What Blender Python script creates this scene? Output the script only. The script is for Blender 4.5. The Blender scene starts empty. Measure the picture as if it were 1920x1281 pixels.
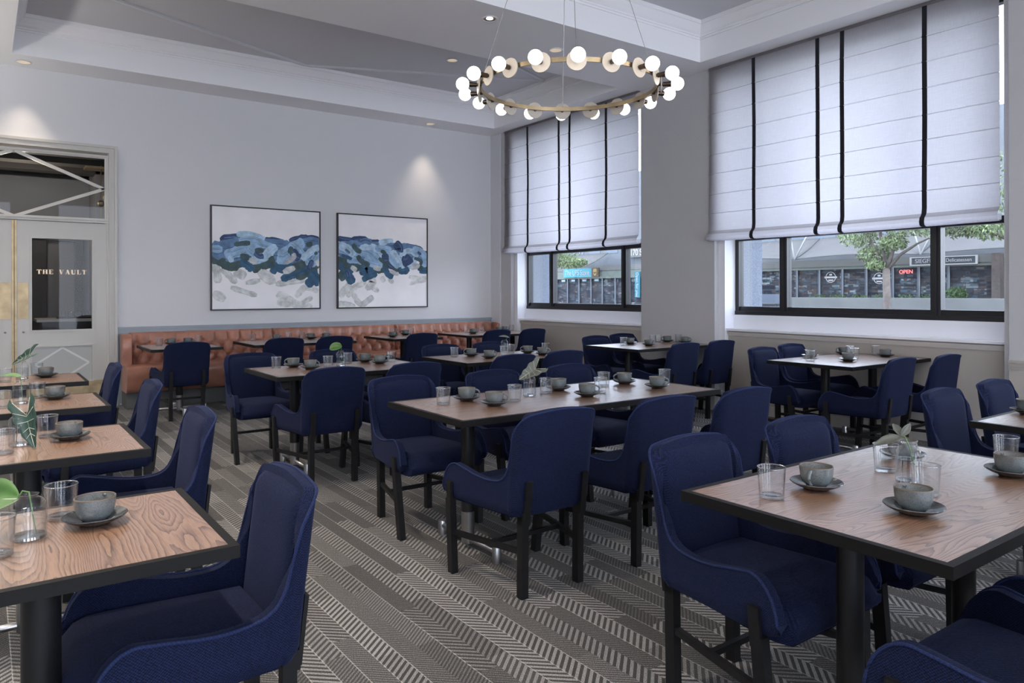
import bpy, bmesh, math, random
from mathutils import Vector, Matrix, Euler
random.seed(7)
C = bpy.context.scene.collection
PI = math.pi

# ------------------------------------------------------------------ materials
def newmat(name):
    m = bpy.data.materials.new(name); m.use_nodes = True
    nt = m.node_tree; return m, nt, nt.nodes, nt.links, nt.nodes['Principled BSDF']

def pm(name, col, rough=0.5, metal=0.0, spec=0.5, bump=0.0, bscale=50, var=0.0, vscale=6, coat=0.0, sheen=0.0, emit=None, es=0):
    m, nt, N, L, b = newmat(name)
    b.inputs['Base Color'].default_value = (*col, 1)
    b.inputs['Roughness'].default_value = rough
    b.inputs['Metallic'].default_value = metal
    b.inputs['Specular IOR Level'].default_value = spec
    b.inputs['Coat Weight'].default_value = coat
    b.inputs['Sheen Weight'].default_value = sheen
    if emit:
        b.inputs['Emission Color'].default_value = (*emit, 1); b.inputs['Emission Strength'].default_value = es
    if var > 0 or bump > 0:
        tc = N.new('ShaderNodeTexCoord')
    if var > 0:
        n = N.new('ShaderNodeTexNoise'); n.inputs['Scale'].default_value = vscale; n.inputs['Detail'].default_value = 5
        L.new(tc.outputs['Object'], n.inputs['Vector'])
        r = N.new('ShaderNodeValToRGB')
        r.color_ramp.elements[0].position = 0.3; r.color_ramp.elements[1].position = 0.7
        r.color_ramp.elements[0].color = (*[c*(1-var) for c in col], 1)
        r.color_ramp.elements[1].color = (*[min(1, c*(1+var)) for c in col], 1)
        L.new(n.outputs['Fac'], r.inputs['Fac']); L.new(r.outputs['Color'], b.inputs['Base Color'])
    if bump > 0:
        n2 = N.new('ShaderNodeTexNoise'); n2.inputs['Scale'].default_value = bscale; n2.inputs['Detail'].default_value = 4
        L.new(tc.outputs['Object'], n2.inputs['Vector'])
        bp = N.new('ShaderNodeBump'); bp.inputs['Strength'].default_value = bump; bp.inputs['Distance'].default_value = 0.01
        L.new(n2.outputs['Fac'], bp.inputs['Height']); L.new(bp.outputs['Normal'], b.inputs['Normal'])
    return m

def math_node(N, L, op, a, b=None, c=None):
    n = N.new('ShaderNodeMath'); n.operation = op
    for i, v in enumerate((a, b, c)):
        if v is None: continue
        if isinstance(v, (int, float)): n.inputs[i].default_value = v
        else: L.new(v, n.inputs[i])
    return n.outputs[0]

def fabric(name, col, col2, scale=520):
    m, nt, N, L, b = newmat(name)
    tc = N.new('ShaderNodeTexCoord')
    mp = N.new('ShaderNodeMapping'); L.new(tc.outputs['Object'], mp.inputs['Vector'])
    sx = N.new('ShaderNodeSeparateXYZ'); L.new(mp.outputs['Vector'], sx.inputs[0])
    h = math_node(N, L, 'SINE', math_node(N, L, 'MULTIPLY', sx.outputs['Z'], scale*1.6))
    xy = math_node(N, L, 'ADD', sx.outputs['X'], sx.outputs['Y'])
    w = math_node(N, L, 'SINE', math_node(N, L, 'MULTIPLY', xy, scale*1.6))
    n = N.new('ShaderNodeTexNoise'); n.inputs['Scale'].default_value = 160; n.inputs['Detail'].default_value = 3
    mp2 = N.new('ShaderNodeMapping'); mp2.inputs['Scale'].default_value = (1, 1, 2.5); L.new(tc.outputs['Object'], mp2.inputs['Vector'])
    L.new(mp2.outputs['Vector'], n.inputs['Vector'])
    pat = math_node(N, L, 'ADD', math_node(N, L, 'MULTIPLY', math_node(N, L, 'MULTIPLY', h, w), 0.26), n.outputs['Fac'])
    r = N.new('ShaderNodeValToRGB')
    r.color_ramp.elements[0].position = 0.35; r.color_ramp.elements[1].position = 0.72
    r.color_ramp.elements[0].color = (*col, 1); r.color_ramp.elements[1].color = (*col2, 1)
    L.new(pat, r.inputs['Fac']); L.new(r.outputs['Color'], b.inputs['Base Color'])
    bp = N.new('ShaderNodeBump'); bp.inputs['Strength'].default_value = 0.35; bp.inputs['Distance'].default_value = 0.002
    L.new(pat, bp.inputs['Height']); L.new(bp.outputs['Normal'], b.inputs['Normal'])
    b.inputs['Roughness'].default_value = 0.9; b.inputs['Specular IOR Level'].default_value = 0.2
    b.inputs['Sheen Weight'].default_value = 0.06; b.inputs['Sheen Roughness'].default_value = 0.4
    b.inputs['Sheen Tint'].default_value = (0.3, 0.4, 0.9, 1)
    return m

def wood_top(name, along='X'):
    m, nt, N, L, b = newmat(name)
    tc = N.new('ShaderNodeTexCoord'); oi = N.new('ShaderNodeObjectInfo')
    off = N.new('ShaderNodeVectorMath'); off.operation = 'ADD'
    sc = N.new('ShaderNodeVectorMath'); sc.operation = 'SCALE'; sc.inputs['Scale'].default_value = 1.0
    cb = N.new('ShaderNodeCombineXYZ')
    L.new(math_node(N, L, 'MULTIPLY', oi.outputs['Random'], 37.0), cb.inputs[0])
    L.new(math_node(N, L, 'MULTIPLY', oi.outputs['Random'], 91.0), cb.inputs[1])
    L.new(tc.outputs['Object'], off.inputs[0]); L.new(cb.outputs[0], off.inputs[1])
    mp = N.new('ShaderNodeMapping'); L.new(off.outputs[0], mp.inputs['Vector'])
    # long axis squeezed
    mp.inputs['Scale'].default_value = (0.15, 1.0, 1.0) if along == 'X' else (1.0, 0.15, 1.0)
    n1 = N.new('ShaderNodeTexNoise'); n1.inputs['Scale'].default_value = 4.2; n1.inputs['Detail'].default_value = 2.0; n1.inputs['Roughness'].default_value = .5
    L.new(mp.outputs[0], n1.inputs['Vector'])
    n3 = N.new('ShaderNodeTexNoise'); n3.inputs['Scale'].default_value = 22; n3.inputs['Detail'].default_value = 3
    L.new(mp.outputs[0], n3.inputs['Vector'])
    ring = math_node(N, L, 'ADD', math_node(N, L, 'MULTIPLY', n1.outputs['Fac'], 58.0), math_node(N, L, 'MULTIPLY', n3.outputs['Fac'], 2.4))
    saw = math_node(N, L, 'FRACT', ring)
    g = math_node(N, L, 'POWER', saw, 2.2)
    # planks
    sx = N.new('ShaderNodeSeparateXYZ'); L.new(off.outputs[0], sx.inputs[0])
    n2 = N.new('ShaderNodeTexNoise'); n2.inputs['Scale'].default_value = 1.0; n2.inputs['Detail'].default_value = 6; n2.inputs['Roughness'].default_value = .7
    mp3 = N.new('ShaderNodeMapping'); L.new(off.outputs[0], mp3.inputs['Vector'])
    mp3.inputs['Scale'].default_value = (14, 260, 1) if along == 'X' else (260, 14, 1)
    L.new(mp3.outputs[0], n2.inputs['Vector'])
    r = N.new('ShaderNodeValToRGB'); cr = r.color_ramp
    cr.elements[0].position = 0.0; cr.elements[0].color = (0.34, 0.20, 0.128, 1)
    cr.elements[1].position = 1.0; cr.elements[1].color = (0.075, 0.036, 0.022, 1)
    e = cr.elements.new(0.45); e.color = (0.24, 0.13, 0.079, 1)
    mixv = math_node(N, L, 'ADD', math_node(N, L, 'MULTIPLY', g, 0.85), math_node(N, L, 'MULTIPLY', math_node(N, L, 'SUBTRACT', n2.outputs['Fac'], 0.45), 1.5))
    L.new(mixv, r.inputs['Fac']); L.new(r.outputs['Color'], b.inputs['Base Color'])
    bp = N.new('ShaderNodeBump'); bp.inputs['Strength'].default_value = 0.25; bp.inputs['Distance'].default_value = 0.002
    L.new(math_node(N, L, 'MULTIPLY', mixv, -1.0), bp.inputs['Height']); L.new(bp.outputs['Normal'], b.inputs['Normal'])
    b.inputs['Roughness'].default_value = 0.30; b.inputs['Specular IOR Level'].default_value = 0.9; b.inputs['Coat Weight'].default_value = 1.0; b.inputs['Coat Roughness'].default_value = .24; b.inputs['Coat IOR'].default_value = 1.6
    return m

def carpet_mat():
    m, nt, N, L, b = newmat('carpet_herringbone')
    tc = N.new('ShaderNodeTexCoord'); sx = N.new('ShaderNodeSeparateXYZ'); L.new(tc.outputs['Object'], sx.inputs[0])
    X, Y = sx.outputs['X'], sx.outputs['Y']
    W = 0.085
    u = math_node(N, L, 'DIVIDE', X, W)
    cell = math_node(N, L, 'FLOOR', u); fu = math_node(N, L, 'FRACT', u)
    par = math_node(N, L, 'MODULO', math_node(N, L, 'ABSOLUTE', cell), 2.0)         # 0/1
    sgn = math_node(N, L, 'SUBTRACT', math_node(N, L, 'MULTIPLY', par, 2.0), 1.0)
    # plank groups: 3 stripes wide (0.255), 1 m long, offset per column
    pl = math_node(N, L, 'FLOOR', math_node(N, L, 'DIVIDE', X, W*3))
    def rnd(v, k):
        wn = N.new('ShaderNodeTexWhiteNoise'); wn.noise_dimensions = '2D'
        cb = N.new('ShaderNodeCombineXYZ')
        if isinstance(v, tuple): L.new(v[0], cb.inputs[0]); L.new(v[1], cb.inputs[1])
        else: L.new(v, cb.inputs[0])
        ad = N.new('ShaderNodeVectorMath'); ad.operation = 'ADD'; ad.inputs[1].default_value = (k, k*1.7, 0)
        L.new(cb.outputs[0], ad.inputs[0]); L.new(ad.outputs[0], wn.inputs['Vector'])
        return wn.outputs['Value']
    py = math_node(N, L, 'FLOOR', math_node(N, L, 'ADD', Y, math_node(N, L, 'MULTIPLY', rnd(pl, 3.1), 1.0)))
    segy = math_node(N, L, 'FLOOR', math_node(N, L, 'ADD', math_node(N, L, 'DIVIDE', Y, 0.62), math_node(N, L, 'MULTIPLY', rnd(cell, 9.3), 5.0)))
    rc = rnd((cell, segy), 1.0)      # contrast per cell
    rb = rnd((cell, segy), 5.0)      # brightness per cell
    # diagonal hatch
    P = 0.034
    t = math_node(N, L, 'ADD', math_node(N, L, 'DIVIDE', Y, P), math_node(N, L, 'MULTIPLY', math_node(N, L, 'MULTIPLY', fu, W/P*0.9), sgn))
    saw = math_node(N, L, 'FRACT', t)
    big = math_node(N, L, 'GREATER_THAN', saw, 0.5)
    t2 = math_node(N, L, 'FRACT', math_node(N, L, 'MULTIPLY', t, 1.7))
    fine = math_node(N, L, 'GREATER_THAN', t2, 0.5)
    isbig = math_node(N, L, 'GREATER_THAN', rc, 0.42)
    hat = N.new('ShaderNodeMix'); hat.data_type = 'FLOAT'
    L.new(isbig, hat.inputs[0]); L.new(math_node(N, L, 'MULTIPLY', fine, 0.8), hat.inputs[2]); L.new(big, hat.inputs[3])
    amp = math_node(N, L, 'ADD', math_node(N, L, 'MULTIPLY', rc, 0.4), 0.32)
    # loop grain
    n = N.new('ShaderNodeTexNoise'); n.inputs['Scale'].default_value = 330; n.inputs['Detail'].default_value = 2
    L.new(tc.outputs['Object'], n.inputs['Vector'])
    grain = math_node(N, L, 'SUBTRACT', n.outputs['Fac'], 0.5)
    val = math_node(N, L, 'ADD', math_node(N, L, 'MULTIPLY', hat.outputs[0], amp), math_node(N, L, 'MULTIPLY', grain, 2.4))
    val = math_node(N, L, 'ADD', val, math_node(N, L, 'MULTIPLY', rb, 0.22))
    # thin pale line every stripe pair
    line = math_node(N, L, 'LESS_THAN', fu, 0.05)
    lon = math_node(N, L, 'GREATER_THAN', rnd(cell, 21.0), 0.3)
    val = math_node(N, L, 'ADD', val, math_node(N, L, 'MULTIPLY', math_node(N, L, 'MULTIPLY', line, lon), 0.55))
    r = N.new('ShaderNodeValToRGB'); cr = r.color_ramp
    cr.elements[0].position = 0.0; cr.elements[0].color = (0.022, 0.020, 0.019, 1)
    cr.elements[1].position = 1.0; cr.elements[1].color = (0.42, 0.41, 0.40, 1)
    e = cr.elements.new(0.45); e.color = (0.088, 0.085, 0.082, 1)
    L.new(val, r.inputs['Fac']); L.new(r.outputs['Color'], b.inputs['Base Color'])
    bp = N.new('ShaderNodeBump'); bp.inputs['Strength'].default_value = 0.5; bp.inputs['Distance'].default_value = 0.004
    L.new(val, bp.inputs['Height']); L.new(bp.outputs['Normal'], b.inputs['Normal'])
    b.inputs['Roughness'].default_value = 0.95; b.inputs['Specular IOR Level'].default_value = 0.15
    b.inputs['Sheen Weight'].default_value = 0.1
    return m

def thin_glass(name, tint=(0.97, 0.98, 0.98), refl=0.08, rough=0.0, edge=0.55):
    m = bpy.data.materials.new(name); m.use_nodes = True
    nt = m.node_tree; N = nt.nodes; L = nt.links; N.clear()
    o = N.new('ShaderNodeOutputMaterial'); t = N.new('ShaderNodeBsdfTransparent'); g = N.new('ShaderNodeBsdfGlossy')
    t.inputs['Color'].default_value = (*tint, 1); g.inputs['Roughness'].default_value = rough
    lw = N.new('ShaderNodeLayerWeight'); lw.inputs['Blend'].default_value = 0.35
    f = math_node(N, L, 'ADD', math_node(N, L, 'MULTIPLY', lw.outputs['Facing'], 0.0), refl)
    p = math_node(N, L, 'POWER', lw.outputs['Facing'], 2.2)
    f = math_node(N, L, 'ADD', math_node(N, L, 'MULTIPLY', p, edge), refl)
    mx = N.new('ShaderNodeMixShader'); L.new(f, mx.inputs[0]); L.new(t.outputs[0], mx.inputs[1]); L.new(g.outputs[0], mx.inputs[2])
    L.new(mx.outputs[0], o.inputs[0])
    return m

def blind_mat():
    m = bpy.data.materials.new('linen_blind'); m.use_nodes = True
    nt = m.node_tree; N = nt.nodes; L = nt.links; N.clear()
    o = N.new('ShaderNodeOutputMaterial'); d = N.new('ShaderNodeBsdfDiffuse'); t = N.new('ShaderNodeBsdfTranslucent')
    tc = N.new('ShaderNodeTexCoord')
    def nz(scale):
        mp = N.new('ShaderNodeMapping'); mp.inputs['Scale'].default_value = scale; L.new(tc.outputs['Object'], mp.inputs['Vector'])
        n = N.new('ShaderNodeTexNoise'); n.inputs['Scale'].default_value = 1; n.inputs['Detail'].default_value = 3; L.new(mp.outputs[0], n.inputs['Vector'])
        return n.outputs['Fac']
    v = math_node(N, L, 'ADD', nz((1, 10, 220)), nz((1, 220, 12)))
    r = N.new('ShaderNodeValToRGB'); r.color_ramp.elements[0].position = .3; r.color_ramp.elements[1].position = .8
    r.color_ramp.elements[0].color = (.46, .44, .45, 1); r.color_ramp.elements[1].color = (.555, .53, .54, 1)
    L.new(math_node(N, L, 'MULTIPLY', v, .55), r.inputs['Fac'])
    L.new(r.outputs[0], d.inputs['Color']); L.new(r.outputs[0], t.inputs['Color'])
    mx = N.new('ShaderNodeMixShader'); mx.inputs[0].default_value = 0.8
    L.new(d.outputs[0], mx.inputs[1]); L.new(t.outputs[0], mx.inputs[2]); L.new(mx.outputs[0], o.inputs[0])
    return m

def stoneware(name, lo, hi, rough=0.25):
    m, nt, N, L, b = newmat(name)
    tc = N.new('ShaderNodeTexCoord')
    n = N.new('ShaderNodeTexNoise'); n.inputs['Scale'].default_value = 420; n.inputs['Detail'].default_value = 2
    L.new(tc.outputs['Object'], n.inputs['Vector'])
    n2 = N.new('ShaderNodeTexNoise'); n2.inputs['Scale'].default_value = 18; L.new(tc.outputs['Object'], n2.inputs['Vector'])
    v = math_node(N, L, 'ADD', math_node(N, L, 'MULTIPLY', n.outputs['Fac'], .6), math_node(N, L, 'MULTIPLY', n2.outputs['Fac'], .4))
    r = N.new('ShaderNodeValToRGB'); r.color_ramp.elements[0].position = .36; r.color_ramp.elements[1].position = .6
    r.color_ramp.elements[0].color = (*lo, 1); r.color_ramp.elements[1].color = (*hi, 1)
    L.new(v, r.inputs['Fac']); L.new(r.outputs['Color'], b.inputs['Base Color'])
    b.inputs['Roughness'].default_value = rough; b.inputs['Coat Weight'].default_value = 0.3; b.inputs['Coat Roughness'].default_value = 0.1
    return m

def leather():
    m, nt, N, L, b = newmat('cognac_leather')
    tc = N.new('ShaderNodeTexCoord')
    n = N.new('ShaderNodeTexNoise'); n.inputs['Scale'].default_value = 7; n.inputs['Detail'].default_value = 6; L.new(tc.outputs['Object'], n.inputs['Vector'])
    r = N.new('ShaderNodeValToRGB'); r.color_ramp.elements[0].position = .3; r.color_ramp.elements[1].position = .7
    r.color_ramp.elements[0].color = (.31, .135, .090, 1); r.color_ramp.elements[1].color = (.42, .190, .130, 1)
    L.new(n.outputs['Fac'], r.inputs['Fac']); L.new(r.outputs['Color'], b.inputs['Base Color'])
    n2 = N.new('ShaderNodeTexNoise'); n2.inputs['Scale'].default_value = 90; n2.inputs['Detail'].default_value = 6; L.new(tc.outputs['Object'], n2.inputs['Vector'])
    bp = N.new('ShaderNodeBump'); bp.inputs['Strength'].default_value = .12; bp.inputs['Distance'].default_value = .004
    L.new(n2.outputs['Fac'], bp.inputs['Height']); L.new(bp.outputs['Normal'], b.inputs['Normal'])
    b.inputs['Roughness'].default_value = .32; b.inputs['Specular IOR Level'].default_value = .5
    return m

def plank_concrete():
    m = pm('painted_board_concrete', (.50, .50, .51), rough=.7, bump=.25, bscale=30)
    nt = m.node_tree; N = nt.nodes; L = nt.links; b = N['Principled BSDF']
    tc = N.new('ShaderNodeTexCoord')
    sx = N.new('ShaderNodeSeparateXYZ'); L.new(tc.outputs['Object'], sx.inputs[0])
    g = math_node(N, L, 'FRACT', math_node(N, L, 'ADD', math_node(N, L, 'DIVIDE', sx.outputs['Z'], .38), .04))
    ln = math_node(N, L, 'LESS_THAN', g, .012)
    vo = N.new('ShaderNodeTexVoronoi'); vo.inputs['Scale'].default_value = 16; L.new(tc.outputs['Object'], vo.inputs['Vector'])
    pit = math_node(N, L, 'LESS_THAN', vo.outputs['Distance'], .10)
    h = math_node(N, L, 'ADD', ln, math_node(N, L, 'MULTIPLY', pit, .8))
    bp = N.new('ShaderNodeBump'); bp.inputs['Strength'].default_value = .6; bp.inputs['Distance'].default_value = .004; bp.invert = True
    L.new(h, bp.inputs['Height']); L.new(bp.outputs['Normal'], b.inputs['Normal'])
    return m

M = {}
M['wall'] = pm('wall_paint', (.665, .665, .68), .8, bump=.06, bscale=220)
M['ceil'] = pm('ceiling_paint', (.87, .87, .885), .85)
M['tray'] = pm('ceiling_paint_shaded', (.62, .62, .645), .85, bump=.2, bscale=260)  # ceiling paint darkened, shade of the tray recesses put into its colour
M['trim'] = pm('trim_paint', (.66, .67, .70), .45)
M['rail'] = pm('rail_paint', (.33, .37, .41), .45)
M['pier'] = pm('pier_plaster', (.50, .50, .515), .75, bump=.18, bscale=45)
M['conc'] = plank_concrete()
M['reveal'] = pm('reveal_white', (.82, .83, .86), .65, bump=.25, bscale=60)
M['sill'] = pm('sill_white', (.88, .89, .93), .35)
M['dado'] = pm('dado_taupe', (.43, .395, .36), .8, bump=.1, bscale=200)
M['dadorail'] = pm('dado_rail', (.54, .51, .48), .5)
M['carpet'] = carpet_mat()
M['navy'] = fabric('navy_weave', (.0016, .0029, .0115), (.0085, .0150, .055))
M['navyp'] = fabric('navy_piping', (.009, .015, .050), (.017, .028, .088))  # piping colour lightened to stand for highlights along the chair edges
M['black'] = pm('black_wood', (.007, .007, .008), .5, spec=.3, var=.25, vscale=30)
M['blackm'] = pm('black_powder', (.009, .009, .010), .42, spec=.35, bump=.05, bscale=300)
M['edge'] = pm('black_table_edge', (.006, .0055, .0055), .5, spec=.22)
M['woodx'] = wood_top('oak_top_long', 'X'); M['woody'] = wood_top('oak_top_cross', 'Y')
M['chrome'] = pm('brushed_steel', (.42, .42, .43), .28, metal=1)
M['brass'] = pm('aged_brass', (.40, .31, .19), .48, metal=1, var=.25, vscale=9)
M['brassd'] = pm('dark_bronze', (.09, .07, .055), .35, metal=1)
M['glass'] = thin_glass('clear_tumbler', (.955, .965, .97), .035, 0.02, 1.0)
M['gbase'] = pm('glass_base', (.75, .76, .78), .06, spec=.9); M['gbase'] = thin_glass('thick_glass', (.86, .88, .89), .30, .03, .7)
M['water'] = thin_glass('vase_water', (.93, .95, .96), .06, 0.0, .35)
M['pane'] = thin_glass('window_pane', (.93, .955, .965), .035, 0.0, .25)
M['dglass'] = thin_glass('door_pane', (.9, .91, .92), .01, 0.0, .06)
M['cup'] = stoneware('grey_stoneware', (.08, .09, .092), (.155, .18, .185))
M['cupin'] = stoneware('cup_inside', (.10, .105, .10), (.24, .25, .245))
M['rim'] = pm('bare_rim', (.11, .085, .065), .3)
M['saucer'] = stoneware('dark_saucer', (.020, .0205, .021), (.045, .050, .052), .16)
M['leather'] = leather()
M['toe'] = pm('toe_kick', (.10, .105, .105), .8, bump=.3, bscale=150)
M['blind'] = blind_mat()
M['tape'] = pm('black_tape', (.006, .007, .012), .8)
M['frame'] = pm('black_aluminium', (.013, .014, .018), .35)
M['bulb'] = pm('opal_globe', (.9, .88, .84), .3, emit=(1.0, .93, .84), es=4)
M['disc'] = pm('disc_cream', (.45, .40, .34), .4)
M['socket'] = pm('socket_wood', (.33, .22, .17), .5)
M['wire'] = pm('wire', (.30, .29, .28), .4, metal=.8)
M['dltrim'] = pm('downlight_trim', (.7, .7, .71), .4)
M['dldark'] = pm('downlight_baffle', (.16, .13, .11), .4, metal=.6)
M['dllens'] = pm('downlight_lens', (.5, .42, .33), .4, emit=(1.0, .80, .55), es=.22)
M['dlbulb'] = pm('downlight_bulb', (.9, .85, .8), .3, emit=(1.0, .9, .8), es=7)
M['door'] = pm('door_paint', (.52, .505, .47), .42)
M['doorp'] = pm('door_panel_paint', (.44, .45, .43), .5)
M['doorline'] = pm('door_pinstripe', (.68, .68, .66), .5)
M['gold'] = pm('gold_leaf', (.62, .48, .33), .35, metal=.7)
M['canvas'] = pm('canvas_white', (.90, .89, .905), .85, var=.04, vscale=3)
M['pframe'] = pm('black_frame', (.008, .008, .009), .4)
def paintm(n, c): return pm('paint_'+n, c, .7, var=.28, vscale=14, bump=.2, bscale=60)
M['pn'] = paintm('navy', (.035, .065, .155)); M['pb'] = paintm('blue', (.12, .22, .38)); M['pl'] = paintm('light_blue', (.30, .46, .64))
M['pll'] = paintm('pale_blue', (.44, .60, .73)); M['pg'] = paintm('green', (.055, .095, .095)); M['pt'] = paintm('teal', (.035, .11, .19))
M['pw'] = paintm('grey_wash', (.58, .60, .60)); M['pw2'] = paintm('pale_wash', (.68, .69, .68)); M['ps'] = paintm('stone', (.47, .50, .52))
M['leafg'] = pm('leaf_green', (.055, .14, .03), .4, var=.2, vscale=30); M['leafd'] = pm('leaf_dark', (.018, .05, .038), .35, var=.3, vscale=30)
M['leafp'] = pm('leaf_pale', (.095, .10, .08), .5, var=.15, vscale=40); M['vein'] = pm('leaf_vein', (.50, .53, .42), .5)
M['stemg'] = pm('stem_green', (.10, .20, .06), .5); M['stemb'] = pm('stem_tan', (.40, .25, .13), .5)
M['granite'] = pm('granite', (.165, .185, .215), .6, var=.35, vscale=70)
M['granite2'] = pm('granite_side', (.135, .16, .205), .6, var=.30, vscale=70)
M['dark'] = pm('back_room_dark', (.06, .058, .058), .8)
M['darkg'] = pm('back_room_grey', (.20, .20, .215), .8)
M['ctr'] = pm('counter_black', (.012, .012, .013), .3)
M['ctrt'] = pm('counter_top_stone', (.45, .42, .38), .4)

# ------------------------------------------------------------------ mesh helpers
def obj(name, bm, mat, parent=None, smooth=False, loc=None, mats=None):
    me = bpy.data.meshes.new(name)
    bmesh.ops.recalc_face_normals(bm, faces=bm.faces)
    bm.to_mesh(me); bm.free()
    if smooth:
        for p in me.polygons: p.use_smooth = True
    if mats:
        for m in mats: me.materials.append(m)
    elif mat: me.materials.append(mat)
    o = bpy.data.objects.new(name, me); C.objects.link(o)
    if parent: o.parent = parent
    if loc: o.location = loc
    return o

def autosmooth(o, ang=35):
    me = o.data
    for p in me.polygons: p.use_smooth = True
    me.set_sharp_from_angle(angle=math.radians(ang))
    return o

def bake(o):
    dg = bpy.context.evaluated_depsgraph_get(); dg.update()
    me = bpy.data.meshes.new_from_object(o.evaluated_get(dg))
    o.modifiers.clear(); o.data = me; return o

def thing(name, label, cat, loc=(0, 0, 0), rz=0, group=None):
    o = bpy.data.objects.new(name, None); C.objects.link(o)
    o.location = loc; o.rotation_euler = (0, 0, rz); o.empty_display_size = .1
    o['label'] = label; o['category'] = cat
    if group: o['group'] = group
    return o

def tag(o, label, cat, group=None):
    o['label'] = label; o['category'] = cat
    if group: o['group'] = group
    return o

def struct(o, label=None):
    o['kind'] = 'structure'
    if label: o['label'] = label
    return o

def box(bm, x0, x1, y0, y1, z0, z1, mi=0):
    vs = [bm.verts.new((x, y, z)) for x in (x0, x1) for y in (y0, y1) for z in (z0, z1)]
    for f in ((0, 1, 3, 2), (4, 6, 7, 5), (0, 4, 5, 1), (2, 3, 7, 6), (0, 2, 6, 4), (1, 5, 7, 3)):
        fc = bm.faces.new([vs[i] for i in f]); fc.material_index = mi
    return vs

def bbox(*a, bev=0.0, seg=2):
    bm = bmesh.new(); box(bm, *a)
    if bev > 0:
        bmesh.ops.bevel(bm, geom=bm.edges[:], offset=bev, segments=seg, affect='EDGES', profile=.5)
    return bm

def basis(d):
    d = Vector(d).normalized(); up = Vector((0, 0, 1)) if abs(d.z) < .95 else Vector((1, 0, 0))
    s = d.cross(up).normalized(); return s, s.cross(d).normalized(), d

def tube(bm, pts, r, n=8, caps=True, radii=None, mi=0):
    pts = [Vector(p) for p in pts]; rings = []
    for i, p in enumerate(pts):
        d = (pts[min(i+1, len(pts)-1)] - pts[max(i-1, 0)])
        s, t, _ = basis(d); rr = radii[i] if radii else r
        rings.append([bm.verts.new(p + s*math.cos(2*PI*k/n)*rr + t*math.sin(2*PI*k/n)*rr) for k in range(n)])
    for a, b in zip(rings, rings[1:]):
        for k in range(n):
            f = bm.faces.new((a[k], a[(k+1) % n], b[(k+1) % n], b[k])); f.material_index = mi
    if caps:
        bm.faces.new(rings[0][::-1]).material_index = mi; bm.faces.new(rings[-1]).material_index = mi

def beam(bm, a, b, w, h, side=None):
    """rectangular bar from a to b; w along side direction, h the other way"""
    a = Vector(a); b = Vector(b); d = (b-a).normalized()
    s = Vector(side) if side else basis(d)[0]
    s = (s - d*s.dot(d)).normalized(); t = d.cross(s)
    v = [bm.verts.new(p + s*i*w/2 + t*j*h/2) for p in (a, b) for i, j in ((-1, -1), (1, -1), (1, 1), (-1, 1))]
    for f in ((0, 3, 2, 1), (4, 5, 6, 7), (0, 1, 5, 4), (1, 2, 6, 5), (2, 3, 7, 6), (3, 0, 4, 7)): bm.faces.new([v[i] for i in f])

def lathe(bm, prof, n=24, c=(0, 0, 0), close=False, mi=0):
    cx, cy, cz = c; rings = []
    for r, z in prof:
        if r < 1e-5: rings.append([bm.verts.new((cx, cy, cz+z))])
        else: rings.append([bm.verts.new((cx+r*math.cos(2*PI*k/n), cy+r*math.sin(2*PI*k/n), cz+z)) for k in range(n)])
    for a, b in zip(rings, rings[1:]):
        if len(a) == 1 and len(b) == 1: continue
        for k in range(n):
            k2 = (k+1) % n
            if len(a) == 1: f = bm.faces.new((a[0], b[k2], b[k]))
            elif len(b) == 1: f = bm.faces.new((a[k], a[k2], b[0]))
            else: f = bm.faces.new((a[k], a[k2], b[k2], b[k]))
            f.material_index = mi

def sphere(bm, c, r, n=20, m=12):
    lathe(bm, [(r*math.sin(PI*i/m), -r*math.cos(PI*i/m)) for i in range(m+1)], n, c)

def copy_tree(o, parent=None):
    c = o.copy(); C.objects.link(c)
    if parent: c.parent = parent
    for ch in list(o.children): copy_tree(ch, c)
    return c

def ss(a, b, t):
    t = max(0, min(1, (t-a)/(b-a))); return t*t*(3-2*t)

# ------------------------------------------------------------------ camera
cam = bpy.data.cameras.new('camera'); co = bpy.data.objects.new('camera', cam); C.objects.link(co)
f = 1371.0
cam.sensor_width = 36; cam.lens = f/1920*36; cam.shift_y = (547.26-640.5)/1920
cam.clip_start = .05; cam.clip_end = 400
co.location = (0, 0, 1.371)
th = math.radians(54.04); ro = .00226
Fv = Vector((math.cos(th), math.sin(th), 0)); R0 = Vector((math.sin(th), -math.cos(th), 0)); U0 = Vector((0, 0, 1))
Rv = R0*math.cos(ro) - U0*math.sin(ro); Uv = U0*math.cos(ro) + R0*math.sin(ro)
mat3 = Matrix((Rv, Uv, -Fv)).transposed()
co.rotation_euler = mat3.to_euler()
bpy.context.scene.camera = co

# ------------------------------------------------------------------ room shell
YB = 10.03; ZS = 3.95; ZT = 4.37; XL = -5.0; YN = -4.5; XW = 6.85; XD = 6.98; XG = 7.15
struct(obj('floor', bbox(XL, 7.3, YN, 10.2, -.12, 0), M['carpet']))

# back wall with door opening x -.75..1.24, z 0..3.05
bm = bmesh.new()
box(bm, XL, -.74, YB, YB+.2, 0, ZT+.1); box(bm, 1.24, 7.5, YB, YB+.2, 0, ZT+.1); box(bm, -.74, 1.24, YB, YB+.2, 3.05, ZT+.1)
struct(obj('wall_back', bm, M['wall']))
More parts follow.
